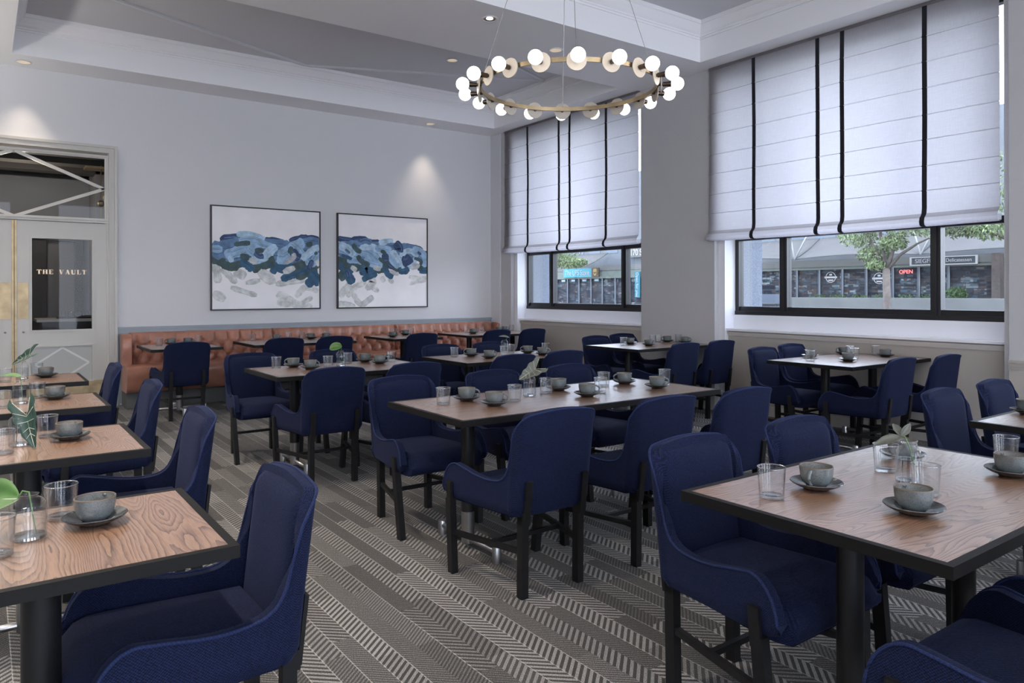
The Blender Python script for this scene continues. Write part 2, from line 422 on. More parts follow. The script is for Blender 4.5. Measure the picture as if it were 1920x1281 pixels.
# chair rail and dado strip on back wall
def rail_profile(y0, x0, x1, z0):
    bm = bmesh.new()
    box(bm, x0, x1, y0-.012, y0, z0, z0+.082)
    box(bm, x0, x1, y0-.034, y0, z0+.060, z0+.082)
    box(bm, x0, x1, y0-.024, y0, z0+.045, z0+.056)
    return bm
struct(obj('trim_1', rail_profile(YB, 1.342, XW, .868), M['rail']))
bm = bmesh.new(); box(bm, 1.342, XW, YB-.004, YB, .02, .87); box(bm, 1.342, 1.362, YB-.02, YB, 0, .14)
struct(obj('trim_2', bm, M['rail']))

struct(obj('wall_left', bbox(XL-.15, XL, YN, YB+.2, 0, ZT+.1), M['wall']))
bm = bmesh.new(); box(bm, XL, 7.45, YN-.15, YN, 0, .1); box(bm, XL, 7.45, YN-.15, YN, 3.9, ZT+.1)  # openings behind the camera added and sized to let fill daylight in
for k in range(5): xk = XL+(7.45-XL-1.15)*k/4; box(bm, xk, xk+1.15, YN-.15, YN, .1, 3.9)
struct(obj('wall_front', bm, M['wall']))
# window wall : pier faces at XW, stepped jamb at 6.92, window plane XG
bays = [(9.39, 6.63), (5.37, 2.53), (1.6, -1.24)]    # (far y, near y) of each window recess
bm = bmesh.new()
box(bm, XW, 7.2, 9.465, YB+.2, 0, ZT+.1)            # corner pier
box(bm, XW, 7.2, 5.46, 6.62, 0, ZT+.1)              # middle pier
struct(obj('wall_right', bm, M['pier']))
bm = bmesh.new()
box(bm, XW, 7.2, 1.65, 2.47, 0, ZT+.1); box(bm, XW, 7.45, YN, -1.3, 0, ZT+.1)
struct(obj('wall_right', bm, M['conc']))
bm = bmesh.new()
for (a, b_) in bays:
    box(bm, 6.92, 7.2, a-.001, a+.09, 0, ZS+.05); box(bm, 6.92, 7.2, b_-.09, b_+.001, 0, ZS+.05)
struct(obj('trim_3', bm, M['reveal']))
# small vertical moulding on the corner pier
bm = bmesh.new(); box(bm, XW-.02, XW, 9.74, 9.80, 0, ZS); box(bm, XW-.008, XW, 9.80, 10.03, 0, ZS)
struct(obj('trim_4', bm, M['trim']))
for i, (a, b_) in enumerate(bays):
    bm = bmesh.new(); box(bm, XD, 7.2, b_, a, 0, .92)
    struct(obj('wall_right', bm, M['dado']))
    bm = bmesh.new(); box(bm, XD-.022, XD, b_, a, .885, .905); box(bm, XD-.012, XD, b_, a, .862, .885)
    box(bm, XD-.014, XD, b_, a, 0, .11)
    struct(obj('trim_%d' % (5+i), bm, M['dadorail']))
    bm = bmesh.new(); box(bm, 6.94, 7.12, b_, a, .918, .944); box(bm, 7.08, 7.2, b_, a, .944, 1.10)
    struct(obj('trim_%d' % (8+i), bm, M['sill']))
    # window: black frame, two mullions, lower lights and upper lights behind the blind
    w = thing('window_%d' % (i+1), '', 'window'); del w['label']; del w['category']; w['kind'] = 'structure'
    y0, y1 = b_, a
    if i == 0: yl, yr = 8.77, 7.20
    elif i == 1: yl, yr = 4.74, 3.16
    else: yl, yr = .97, -.61
    bm = bmesh.new()
    box(bm, 7.10, 7.2, y0, y1, 1.10, 1.145); box(bm, 7.13, 7.2, y0, y1, 1.145, 1.195)
    box(bm, 7.12, 7.2, y0, y1, 1.955, 2.02); box(bm, 7.12, 7.2, y0, y1, 3.86, 3.95)
    for yy in (y0, y1-.05): box(bm, 7.11, 7.2, yy, yy+.05, 1.14, 3.9)
    for yy in (yl, yr):
        box(bm, 7.11, 7.2, yy-.045, yy+.045, 1.14, 3.9); box(bm, 7.095, 7.12, yy-.015, yy+.015, 1.14, 3.9)
    obj('window_frame', bm, M['frame'], w)
    for (pa, pb) in ((y0+.05, yr-.045), (yr+.045, yl-.045), (yl+.045, y1-.05)):
        for (za, zb) in ((1.19, 1.96), (2.02, 3.87)):
            obj('pane', bbox(7.150, 7.156, pa, pb, za, zb), M['pane'], w)
# third rail on right pier (dado of the right pier)
zr = .745
bm = bmesh.new(); box(bm, XW-.02, XW, 1.65, 2.47, zr, zr+.035); box(bm, XW-.032, XW, 1.65, 2.47, zr+.035, zr+.055); box(bm, XW-.012, XW, 1.65, 2.47, zr-.02, zr)
box(bm, XW-.006, XW, 1.65, 2.47, 0, zr)
struct(obj('trim_11', bm, M['dado']))

# ceiling: soffit with two tray recesses
TA = (.27, 6.56, 6.70, 9.51); TB = (.27, 6.55, 1.2, 5.42); TC = (.27, 6.55, -4.2, .0)
bm = bmesh.new()
xs = [XL, .27, 6.555, 7.45]; ys = [YN, -4.2, .0, 1.2, 5.42, 6.70, 9.51, YB+.2]
for i in range(3):
    for j in range(7):
        if i == 1 and j in (1, 3, 5): continue
        box(bm, xs[i], xs[i+1], ys[j], ys[j+1], ZS, ZT+.06)
bmesh.ops.remove_doubles(bm, verts=bm.verts, dist=1e-5)
# drop internal duplicate faces
seen = {}
for fc in list(bm.faces):
    k = tuple(sorted(v.index for v in fc.verts)) if False else tuple(sorted((round(v.co.x, 3), round(v.co.y, 3), round(v.co.z, 3)) for v in fc.verts))
    seen.setdefault(k, []).append(fc)
bmesh.ops.delete(bm, geom=[x for v in seen.values() if len(v) > 1 for x in v], context='FACES_ONLY')
struct(obj('ceiling', bm, M['ceil']))
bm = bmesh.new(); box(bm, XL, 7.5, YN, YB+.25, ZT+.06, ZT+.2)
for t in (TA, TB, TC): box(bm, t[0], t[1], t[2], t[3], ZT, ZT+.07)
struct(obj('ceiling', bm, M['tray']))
# crown mouldings
def crown(t, zt, zb):
    x0, x1, y0, y1 = t
    prof = [(0, zb), (.012, zb), (.012, zb+.02), (.024, zb+.025), (.024, zb+.04), (.05, zb+.055), (.085, zb+.10), (.10, zb+.125), (.115, zb+.13), (.115, zt)]
    bm = bmesh.new(); rings = []
    for o_, z in prof:
        rings.append([bm.verts.new((x0+o_, y0+o_, z)), bm.verts.new((x1-o_, y0+o_, z)), bm.verts.new((x1-o_, y1-o_, z)), bm.verts.new((x0+o_, y1-o_, z))])
    for a, b_ in zip(rings, rings[1:]):
        for k in range(4): bm.faces.new((a[k], a[(k+1) % 4], b_[(k+1) % 4], b_[k]))
    return bm
for i, t in enumerate((TA, TB, TC)):
    struct(obj('trim_%d' % (12+i), crown(t, ZT, 4.20), M['ceil']))
# diamond battens on the tray ceilings
bm = bmesh.new()
def batten(p, q): beam(bm, (p[0], p[1], ZT-.008), (q[0], q[1], ZT-.008), .04, .03, side=(-(q[1]-p[1]), q[0]-p[0], 0))
for t in (TA, TB, TC):
    x0, x1, y0, y1 = t[0]+.115, t[1]-.115, t[2]+.115, t[3]-.115; xm = 3.47; ym = (y0+y1)/2
    batten((x0, ym), (xm, y1)); batten((xm, y1), (x1, ym)); batten((x1, ym), (xm, y0)); batten((xm, y0), (x0, ym))
struct(obj('trim_15', bm, M['trim']))

# ------------------------------------------------------------------ door
def door_leaf(name, sgn):
    x0 = .30  # meeting line
    def X(a): return x0 + sgn*(a - x0)
    def b2(bm, xa, xb, *r):
        xa, xb = X(xa), X(xb); box(bm, min(xa, xb), max(xa, xb), *r)
    d = thing(name, '', 'door'); del d['label']; del d['category']; d['kind'] = 'structure'
    Y0, Y1 = YB-.01, YB+.035
    bm = bmesh.new()
    b2(bm, .325, .468, Y0, Y1, .02, 2.2); b2(bm, 1.068, 1.222, Y0, Y1, .02, 2.2)
    b2(bm, .468, 1.068, Y0, Y1, 2.0, 2.2); b2(bm, .468, 1.068, Y0, Y1, .745, .94); b2(bm, .468, 1.068, Y0, Y1, .02, .34)
    obj('stile_and_rail', bm, M['door'], d)
    bm = bmesh.new()
    for (a0, a1, c0, c1) in ((.468, 1.068, .94, 2.0), (.468, 1.068, .34, .745)):
        for (xa, xb, za, zb) in ((a0-.02, a0, c0-.02, c1+.02), (a1, a1+.02, c0-.02, c1+.02), (a0, a1, c0-.02, c0), (a0, a1, c1, c1+.02)):
            b2(bm, xa, xb, Y0-.012, Y0, za, zb)
    obj('panel_moulding', bm, M['door'], d)
    bm = bmesh.new(); b2(bm, .468, 1.068, YB+.008, YB+.03, .34, .745)
    p = obj('lower_panel', bm, M['doorp'], d)
    bm = bmesh.new(); cx, cz, hw, hz = .768, .5425, .27, .185
    for (s1, s2) in ((1, 1), (1, -1), (-1, 1), (-1, -1)):
        beam(bm, (X(cx), YB+.006, cz+s1*hz), (X(cx+s2*hw), YB+.006, cz), .022, .004, side=(s1*hz, 0, s2*hw*1.0))
    obj('diamond_stripe', bm, M['doorline'], p)
    bm = bmesh.new(); b2(bm, .468, 1.068, YB+.010, YB+.016, .94, 2.0)
    g = obj('door_glass', bm, M['dglass'], d)
    bm = bmesh.new(); b2(bm, .303, .325, Y0-.006, Y1, .02, 2.2); obj('brass_edge', bm, M['brass'], d)
    bm = bmesh.new(); b2(bm, .33, .433, Y0-.004, Y0, 1.074, 1.489); obj('push_plate', bm, M['brass'], d)
    bm = bmesh.new(); b2(bm, .33, 1.215, Y0-.004, Y0, .03, .325); obj('kick_plate', bm, M['brass'], d)
    bm = bmesh.new()
    lathe(bm, [(0, -.006), (.011, -.004), (.011, .004), (0, .006)], 12); bmesh.ops.rotate(bm, verts=bm.verts, matrix=Matrix.Rotation(PI/2, 3, 'X'))
    bmesh.ops.translate(bm, verts=bm.verts, vec=(X(.385), Y0-.004, .925)); obj('bolt', bm, M['chrome'], d, True)
    return d, g
d1, g1 = door_leaf('door_1', 1)
d2, g2 = door_leaf('door_2', -1)
# serif lettering on the glass
def letters(txt, x0, x1, zc, h, y, parent):
    bm = bmesh.new(); Wd = {'T': .9, 'H': 1.05, 'E': .85, 'V': 1.0, 'A': 1.0, 'U': 1.0, 'L': .85, ' ': .75}
    tot = sum(Wd[c] for c in txt) + .22*(len(txt)-1); k = (x1-x0)/tot; x = x0; zb = zc-h/2
    TH, TN = .26, .07
    def r(a, b_, c, d_): box(bm, x+a*k, x+b_*k, y-.003, y, zb+c*h, zb+d_*h)
    def dg(a, c, b_, d_, w):
        beam(bm, (x+a*k, y-.0015, zb+c*h), (x+b_*k, y-.0015, zb+d_*h), w*k, .003, side=(1, 0, 0))
    for ch in txt:
        w = Wd[ch]
        if ch == 'T': r(w/2-TH/2, w/2+TH/2, 0, 1); r(0, w, .9, 1); r(0, TN, .7, .9); r(w-TN, w, .7, .9); r(w/2-.25, w/2+.25, 0, .07)
        if ch == 'H':
            r(.1, .1+TH, 0, 1); r(w-.1-TH, w-.1, 0, 1); r(.1, w-.1, .47, .54)
            for a in (0, w-.2-TH): r(a, a+TH+.2, 0, .07); r(a, a+TH+.2, .93, 1)
        if ch == 'E': r(.1, .1+TH, 0, 1); r(0, w, 0, .08); r(0, w, .92, 1); r(.1, w*.75, .46, .54); r(w-TN, w, 0, .28); r(w-TN, w, .72, 1)
        if ch == 'L': r(.1, .1+TH, 0, 1); r(0, w, 0, .08); r(0, .2+TH, .93, 1); r(w-TN, w, 0, .32)
        if ch == 'V': dg(.2, 1, .5, 0, .26); dg(.82, 1, .5, 0, .08); r(0, .42, .93, 1); r(.68, 1, .93, 1)
        if ch == 'A': dg(.2, 0, .5, 1, .08); dg(.8, 0, .5, 1, .26); r(0, .32, 0, .07); r(.58, 1, 0, .07); r(.28, .7, .3, .37)
        if ch == 'U': r(.1, .1+TH, .15, 1); r(w-.2, w-.12, .15, 1); r(.16, w-.16, 0, .14); r(0, .2+TH, .93, 1); r(w-.32, w, .93, 1)
        x += (w+.22)*k
    obj('lettering', bm, M['gold'], parent)
letters('THE VAULT', .516, 1.012, 1.615, .052, YB+.009, g1)
# casing, frame and transom
bm = bmesh.new()
def ring(x0, x1, z1, w, y0, y1):
    box(bm, x0-w, x0, y0, y1, 0, z1+w); box(bm, x1, x1+w, y0, y1, 0, z1+w); box(bm, x0, x1, y0, y1, z1, z1+w)
ring(-.645, 1.245, 3.052, .09, YB-.03, YB); ring(-.705, 1.305, 3.112, .032, YB-.048, YB-.03); ring(-.645, 1.245, 3.052, .02, YB-.042, YB-.03)
ring(-.605, 1.222, 3.0, .024, YB-.02, YB+.1)
box(bm, -.63, 1.24, YB-.035, YB+.06, 2.205, 2.26); box(bm, -.63, 1.24, YB-.05, YB+.06, 2.232, 2.25)
struct(obj('trim_16', bm, M['door']))
w = thing('window_4', '', 'w'); del w['label']; del w['category']; w['kind'] = 'structure'
obj('pane', bbox(-.6, 1.21, YB+.02, YB+.026, 2.26, 3.01), M['dglass'], w)
bm = bmesh.new(); cx, zc = .30, 2.62
for s1 in (1, -1):
    for s2 in (1, -1): beam(bm, (cx, YB+.005, zc+s1*.375), (cx+s2*.90, YB+.005, zc), .035, .03, side=(s1*.375, 0, s2*.9))
ring(-.60, 1.205, 2.985, .02, YB-.005, YB+.02)
obj('lattice', bm, M['door'], w)

# back room beyond the doors
struct(obj('floor', bbox(-3, 3, YB+.17, 14, -.12, 0), M['dark']))
bm = bmesh.new()
box(bm, -3, 3, 14.0, 14.1, 0, 3.4); box(bm, -3, 3, YB+.2, 14, 3.4, 3.5); box(bm, -3.1, -3, YB+.2, 14, 0, 3.5)
for k in range(4): box(bm, -3, 3, 10.6+k*.8, 10.9+k*.8, 3.1, 3.4)
struct(obj('wall_back', bm, M['dark']))
bm = bmesh.new(); box(bm, -3, 3, 13.0, 13.1, 0, 3.4); box(bm, 1.35, 1.5, 12.2, 13.0, 0, 3.4); box(bm, 3, 3.1, YB+.2, 14, 0, 3.5)
struct(obj('wall_back', bm, M['darkg']))
bm = bmesh.new(); box(bm, .55, .78, 12.9, 13.0, 0, 2.25); box(bm, 1.15, 1.25, 12.9, 13, 0, 2.25); box(bm, .55, 1.25, 12.9, 13, 2.15, 2.25)
struct(obj('door_3', bm, M['dark']))
t = thing('service_counter', 'black service counter with pale stone top seen through the right door glass', 'counter', (.9, 11.3, 0))
obj('counter_body', bbox(-.28, .9, -.3, .3, 0, 1.0), M['ctr'], t); obj('counter_top', bbox(-.34, .95, -.35, .35, 1.0, 1.035), M['ctrt'], t)
tr = thing('glass_rack', 'dark low tray of glassware on the service counter behind the door glass', 'tray', (1.0, 11.2, 1.035))
obj('tray_base', bbox(-.2, .2, -.15, .15, 0, .02), M['blackm'], tr)
bm = bmesh.new()
for i in range(4):
    lathe(bm, [(.03, 0), (.034, .07), (.03, .07), (.027, .005)], 10, (-.14+.09*i, 0, .02))
obj('glass_row', bm, M['glass'], tr, True)
t = thing('pendant_cluster', 'brass pendant with small globes hanging beyond the transom glass', 'pendant lamp', (1.28, 11.0, 2.5))
bm = bmesh.new()
for (dx, l) in ((0, .55), (.07, .6), (.15, .5)): tube(bm, [(dx, dx, -.45), (dx, dx, l)], .006, 6)
obj('brass_rod', bm, M['brass'], t)
bm = bmesh.new(); box(bm, -.18, .22, -.05, .2, .50, .53); obj('brass_plate', bm, M['brass'], t)
for (dx, z) in ((0, .05), (.07, .14), (.15, -.02)):
    bm = bmesh.new(); sphere(bm, (dx, dx, z), .042, 14, 8); obj('globe', bm, M['brass'], t, True)

# ------------------------------------------------------------------ paintings
def painting(name, x0, label, strokes, splines):
    t = thing(name, label, 'painting', (x0, YB, 1.135), 0, 'abstract paintings on the back wall')
    Wp, Hp = 1.482, 1.38
    bm = bmesh.new(); th_ = .016
    for a in ((0, th_, 0, Hp), (Wp-th_, Wp, 0, Hp), (th_, Wp-th_, 0, th_), (th_, Wp-th_, Hp-th_, Hp)):
        box(bm, a[0], a[1], -.045, -.002, a[2], a[3])
    obj('picture_frame', bm, M['pframe'], t)
    keys = ['canvas', 'pn', 'pb', 'pl', 'pll', 'pg', 'pt', 'pw', 'pw2', 'ps']
    mats = [M[k] for k in keys]; bm = bmesh.new(); box(bm, th_, Wp-th_, -.034, -.004, th_, Hp-th_, 0)
    ly = -.0342; rr = random.Random(5)
    def clamp(p): return (min(max(p[0], .018), Wp-.018), p[1], min(max(p[2], .018), Hp-.018))
    for (mk, wid, pts) in strokes:
        ly -= .00008
        P = [Vector((p[0]*Wp, 0, (1-p[1])*Hp)) for p in pts]
        # dense polyline
        Q = []
        n = len(P)
        for i in range(n-1):
            a = P[max(i-1, 0)]; b_ = P[i]; c = P[i+1]; d_ = P[min(i+2, n-1)]
            for k in range(5):
                u = k/5; Q.append(.5*((2*b_)+(-a+c)*u+(2*a-5*b_+4*c-d_)*u*u+(-a+3*b_-3*c+d_)*u**3))
        Q.append(P[-1]); ed = []
        for i, q in enumerate(Q):
            d_ = (Q[min(i+1, len(Q)-1)]-Q[max(i-1, 0)]).normalized(); s = Vector((-d_.z, 0, d_.x))
            ww = wid*Wp/2*(1+rr.uniform(-.10, .10)); 
            ww *= (.55, .86, 1)[min(i, len(Q)-1-i, 2)]
            ed.append((clamp(q+s*ww), clamp(q-s*ww)))
        L_ = [(bm.verts.new((a[0], ly, a[2])), bm.verts.new((b_[0], ly, b_[2]))) for a, b_ in ed]
        for (a, b_), (c, d_) in zip(L_, L_[1:]):
            fc = bm.faces.new((a, b_, d_, c)); fc.material_index = keys.index(mk)
        sk = {'pl': 'pb', 'pll': 'pl', 'pb': 'pn', 'pt': 'pn', 'pg': 'pt', 'pw': 'pw2', 'ps': 'pw', 'pn': 'pb', 'pw2': 'pw'}[mk]
        for _ in range(3):
            f_ = rr.uniform(.15, .85); hw = .0022*rr.uniform(.6, 1.8); i0 = rr.randrange(0, max(1, len(ed)//3)); i1 = len(ed)-rr.randrange(1, max(2, len(ed)//3))
            S_ = []
            for (a, b_) in ed[i0:i1]:
                a = Vector(a); b_ = Vector(b_); c = a+(b_-a)*f_; d_ = (b_-a).normalized()*hw
                S_.append([bm.verts.new((max(.018, min(Wp-.018, q.x)), ly-.00003, q.z)) for q in (c-d_, c+d_)])
            for (a, b_), (c, d_) in zip(S_, S_[1:]):
                fc = bm.faces.new((a, b_, d_, c)); fc.material_index = keys.index(sk)
    me = bpy.data.meshes.new('canvas'); bm.to_mesh(me); bm.free()
    for m in mats: me.materials.append(m)
    o = bpy.data.objects.new('canvas', me); C.objects.link(o); o.parent = t
    return t
S1 = [('pw', .07, [(.02, .53), (.05, .62), (.06, .74)]), ('pw', .06, [(.09, .6), (.15, .66), (.22, .74)]), ('pw2', .08, [(.02, .83), (.12, .9)]),
      ('pw', .05, [(.17, .78), (.28, .82), (.40, .86)]), ('pw', .09, [(.2, .62), (.30, .68)]), ('pw', .05, [(.30, .74), (.43, .71)]), ('pw2', .09, [(.42, .6), (.5, .7), (.56, .68)]),
      ('pw', .06, [(.57, .75), (.72, .72), (.85, .70)]), ('pw2', .08, [(.58, .84), (.68, .90), (.80, .97), (.92, .99)]), ('pw2', .07, [(.58, .93), (.72, .95)]), ('pw2', .06, [(.76, .88), (.85, .78), (.98, .82)]), ('pw2', .05, [(.80, .95), (.92, .88)]),
      ('pg', .10, [(.0, .50), (.08, .52), (.16, .57), (.24, .56)]), ('pg', .09, [(.2, .56), (.30, .54), (.38, .58), (.42, .62)]), ('pg', .12, [(.42, .55), (.55, .53), (.66, .54)]), ('pg', .12, [(.66, .56), (.78, .54), (.92, .52), (1, .54)]), ('pg', .12, [(.75, .66), (.85, .62), (.97, .60)]),
      ('pn', .10, [(.08, .34), (.2, .32), (.34, .33), (.46, .36)]), ('pn', .05, [(.0, .385), (.12, .40)]), ('pn', .09, [(.46, .34), (.56, .33), (.66, .36)]), ('pn', .10, [(.70, .33), (.82, .30), (.9, .30)]), ('pn', .06, [(.86, .27), (1, .29)]),
      ('pb', .16, [(.0, .44), (.15, .41), (.3, .38), (.45, .40)]), ('pb', .16, [(.4, .40), (.55, .38), (.7, .40), (.85, .36)]), ('pb', .14, [(.8, .36), (.92, .34), (1, .36)]), ('pb', .14, [(.55, .47), (.7, .47), (.85, .42), (1, .42)]), ('pb', .10, [(.12, .50), (.3, .46), (.5, .46)]),
      ('pl', .10, [(.12, .48), (.22, .44), (.32, .40), (.42, .37)]), ('pl', .07, [(.0, .415), (.10, .42)]), ('pl', .10, [(.6, .48), (.68, .42), (.76, .36), (.84, .32)]), ('pll', .055, [(.22, .27), (.33, .265), (.42, .29), (.47, .31)]), ('pl', .06, [(.24, .33), (.36, .32), (.46, .34)]),
      ('pl', .08, [(.30, .38), (.38, .45), (.46, .50)]), ('pl', .07, [(.40, .34), (.5, .37), (.58, .40)]), ('pll', .08, [(.46, .49), (.52, .42), (.58, .37)]), ('pl', .09, [(.58, .50), (.66, .50), (.74, .42)]), ('pl', .08, [(.72, .34), (.78, .40), (.84, .48)]),
      ('pll', .07, [(.82, .50), (.9, .42), (.99, .36)]), ('pl', .07, [(.86, .50), (.92, .54), (.98, .42)]), ('pll', .05, [(.16, .48), (.18, .54)]), ('pl', .05, [(.30, .55), (.42, .52), (.5, .49)]), ('pll', .04, [(.35, .495), (.46, .50), (.5, .49)]),
      ('pg', .045, [(.20, .37), (.28, .355), (.34, .35)]), ('pg', .05, [(.38, .42), (.46, .42)]), ('pn', .05, [(.38, .44), (.42, .475), (.46, .47)]), ('pg', .06, [(.25, .48), (.33, .49)]), ('pg', .06, [(.52, .48), (.55, .54)]), ('pn', .08, [(.72, .40), (.76, .46), (.80, .49)]), ('pg', .05, [(.72, .37), (.70, .44)]), ('pg', .05, [(.86, .35), (.92, .33)]), ('pg', .03, [(.94, .44), (.97, .42)]),
      ('pt', .07, [(.25, .53), (.32, .57), (.36, .62)]), ('pt', .06, [(.52, .60), (.58, .63)]), ('pt', .08, [(.56, .58), (.68, .60), (.73, .55)]), ('pt', .07, [(.62, .70), (.72, .66), (.76, .64)]), ('pt', .05, [(.76, .64), (.86, .60), (.90, .56)]), ('pt', .09, [(.86, .76), (.92, .70), (.90, .64)]), ('pt', .10, [(.90, .62), (.96, .70), (1, .74)]), ('pn', .05, [(.92, .50), (.88, .60)]),
      ('ps', .05, [(.33, .51), (.40, .54)]), ('ps', .045, [(.66, .54), (.74, .48), (.73, .44)]), ('pw', .06, [(.64, .63), (.75, .58)]), ('pw', .05, [(.96, .50), (.99, .56)]), ('pw', .06, [(.44, .62), (.54, .68)])]
S2 = [('pw2', .07, [(.02, .88), (.08, .80), (.14, .74)]), ('pw2', .06, [(.1, .88), (.18, .78), (.3, .72)]), ('pw', .07, [(.30, .80), (.38, .72), (.34, .68)]), ('pw', .05, [(.36, .78), (.44, .82)]), ('pw', .05, [(.47, .66), (.50, .72)]), ('pw', .05, [(.55, .68), (.60, .73)]),
      ('pw2', .05, [(.78, .66), (.9, .68), (1, .67)]), ('pw2', .04, [(.78, .74), (.9, .71), (.98, .70)]), ('pw', .06, [(.26, .97), (.32, .92), (.38, .88)]), ('pw2', .08, [(.0, .96), (.1, .97), (.18, 1)]), ('pw2', .06, [(.16, .84), (.22, .94), (.28, .97)]),
      ('pg', .13, [(0, .50), (.1, .52), (.2, .54), (.34, .53)]), ('pg', .12, [(.30, .52), (.42, .56), (.52, .56)]), ('pg', .12, [(.5, .50), (.6, .52), (.7, .56), (.78, .58)]), ('pg', .09, [(.02, .70), (.08, .62), (.16, .58)]), ('pg', .06, [(.88, .57), (1, .55)]),
      ('pn', .06, [(0, .265), (.12, .285), (.26, .27)]), ('pn', .09, [(.14, .29), (.26, .28), (.36, .31), (.46, .31)]), ('pn', .05, [(.7, .31), (.86, .33), (.94, .36)]), ('pn', .05, [(.96, .38), (1, .41)]),
      ('pb', .18, [(0, .38), (.15, .38), (.3, .38), (.5, .38)]), ('pb', .16, [(.45, .38), (.6, .37), (.75, .38), (.92, .42)]), ('pb', .12, [(.85, .40), (.96, .46), (.98, .52)]),
      ('pl', .12, [(0, .34), (.12, .40), (.22, .46)]), ('pll', .08, [(.02, .34), (.1, .37), (.18, .44)]), ('pl', .10, [(.22, .38), (.34, .42), (.42, .50), (.46, .54)]), ('pll', .07, [(.24, .36), (.36, .34), (.46, .40), (.5, .46)]), ('pl', .09, [(.28, .48), (.38, .52), (.48, .54)]), ('pb', .06, [(.24, .30), (.3, .28), (.36, .30)]),
      ('pll', .06, [(.44, .30), (.52, .28), (.60, .27)]), ('pb', .08, [(.52, .34), (.62, .33)]), ('pl', .07, [(.40, .36), (.50, .36), (.58, .38)]), ('pll', .08, [(.58, .38), (.64, .46), (.70, .54)]), ('pl', .06, [(.54, .42), (.60, .50), (.66, .56)]), ('pll', .055, [(.68, .44), (.74, .38), (.82, .38), (.88, .44)]), ('pl', .08, [(.82, .36), (.92, .38), (.98, .46), (.94, .54)]), ('pll', .05, [(.69, .56), (.78, .55), (.84, .50), (.85, .44)]), ('pl', .05, [(.10, .50), (.2, .50), (.26, .52)]),
      ('pn', .09, [(.62, .29), (.67, .34), (.66, .38)]), ('pn', .10, [(.47, .46), (.55, .46)]), ('pn', .11, [(.70, .50), (.76, .48), (.80, .44)]), ('pt', .035, [(.04, .44), (.1, .46), (.15, .48)]), ('pb', .03, [(.08, .38), (.13, .42)]), ('pg', .05, [(.16, .32), (.20, .38), (.25, .40)]), ('pg', .05, [(.21, .44), (.25, .50), (.34, .54)]), ('pg', .04, [(.46, .38), (.52, .41)]), ('pg', .04, [(.44, .46), (.50, .51)]), ('pg', .035, [(.84, .45), (.92, .48), (.91, .53)]), ('pn', .03, [(.88, .38), (.92, .41)]),
      ('pt', .09, [(.09, .58), (.12, .66), (.16, .74)]), ('pt', .07, [(.02, .60), (.05, .53)]), ('pt', .10, [(.24, .58), (.32, .62), (.34, .56)]), ('pt', .06, [(.26, .70), (.34, .66), (.42, .63)]), ('pt', .07, [(.50, .56), (.54, .63), (.60, .66)]), ('pt', .06, [(.66, .60), (.72, .60), (.78, .57)]), ('pt', .05, [(.90, .60), (1, .60)]), ('pn', .04, [(.54, .53), (.60, .57)]), ('pn', .05, [(.10, .6), (.12, .68)]),
      ('ps', .06, [(.38, .56), (.46, .58)]), ('ps', .04, [(.56, .60), (.66, .64)]), ('ps', .06, [(.80, .56), (.90, .53)]), ('pw', .05, [(.14, .56), (.2, .6)])]
painting('framed_painting', 2.412, 'abstract blue and white painting in thin black frame, left one nearer the door', S1, 0)
painting('framed_painting', 4.146, 'abstract blue and white painting in thin black frame, right one nearer the windows', S2, 0)

# ------------------------------------------------------------------ banquette
def tuft_back(x0, x1, phase):
    p, q = .155, .117; zb, ztop = .44, .885; n = 7
    nx = int((x1-x0)/p*n*1.0); nz = 34; z3 = .775
    bm = bmesh.new(); grid = []
    for j in range(nz+1):
        z = zb+(ztop-zb)*j/nz; row = []
        for i in range(nx+1):
            x = x0+(x1-x0)*i/nx
            zz = min(z, z3); zz2 = (zz-z3)
            a = abs(math.sin(PI*((x-phase)/p+zz2/(2*q)))); b_ = abs(math.sin(PI*((x-phase)/p-zz2/(2*q))))
            h = .052*(min(a, b_)**.42) + .036*(min(1, (a*a+b_*b_))**.6)
            if z > z3:
                h = .012+.064*(abs(a)**.5)
                k = (z-z3)/(ztop-z3); h = h*(1-.25*k)
            edge = max(0, min(1, min(x-x0, x1-x)/.02))
            h *= .35+.65*edge**.5
            rnd_ = 0
            if z > ztop-.035: t_ = (z-(ztop-.035))/.035; rnd_ = .035*(1-math.sqrt(max(0, 1-t_*t_)))
            row.append(bm.verts.new((x, 9.926-h+rnd_+(z-.44)*.06, z)))
        grid.append(row)
    top = [bm.verts.new((v.co.x, YB-.03, ztop-.004)) for v in grid[-1]]
    grid.append(top)
    bot = [bm.verts.new((v.co.x, YB-.03, zb)) for v in grid[0]]
    grid.insert(0, bot)
    for a, b_ in zip(grid, grid[1:]):
        for i in range(nx): bm.faces.new((a[i], a[i+1], b_[i+1], b_[i]))
    for c in (0, nx):
        bm.faces.new([r[c] for r in grid])
    return bm
secs = [(1.36, 3.19), (3.19, 5.02), (5.02, 6.825)]
names_ = ['tufted brown leather banquette section nearest the door with left end wing', 'tufted brown leather banquette section in the middle of the run', 'tufted brown leather banquette section in the corner by the left window']
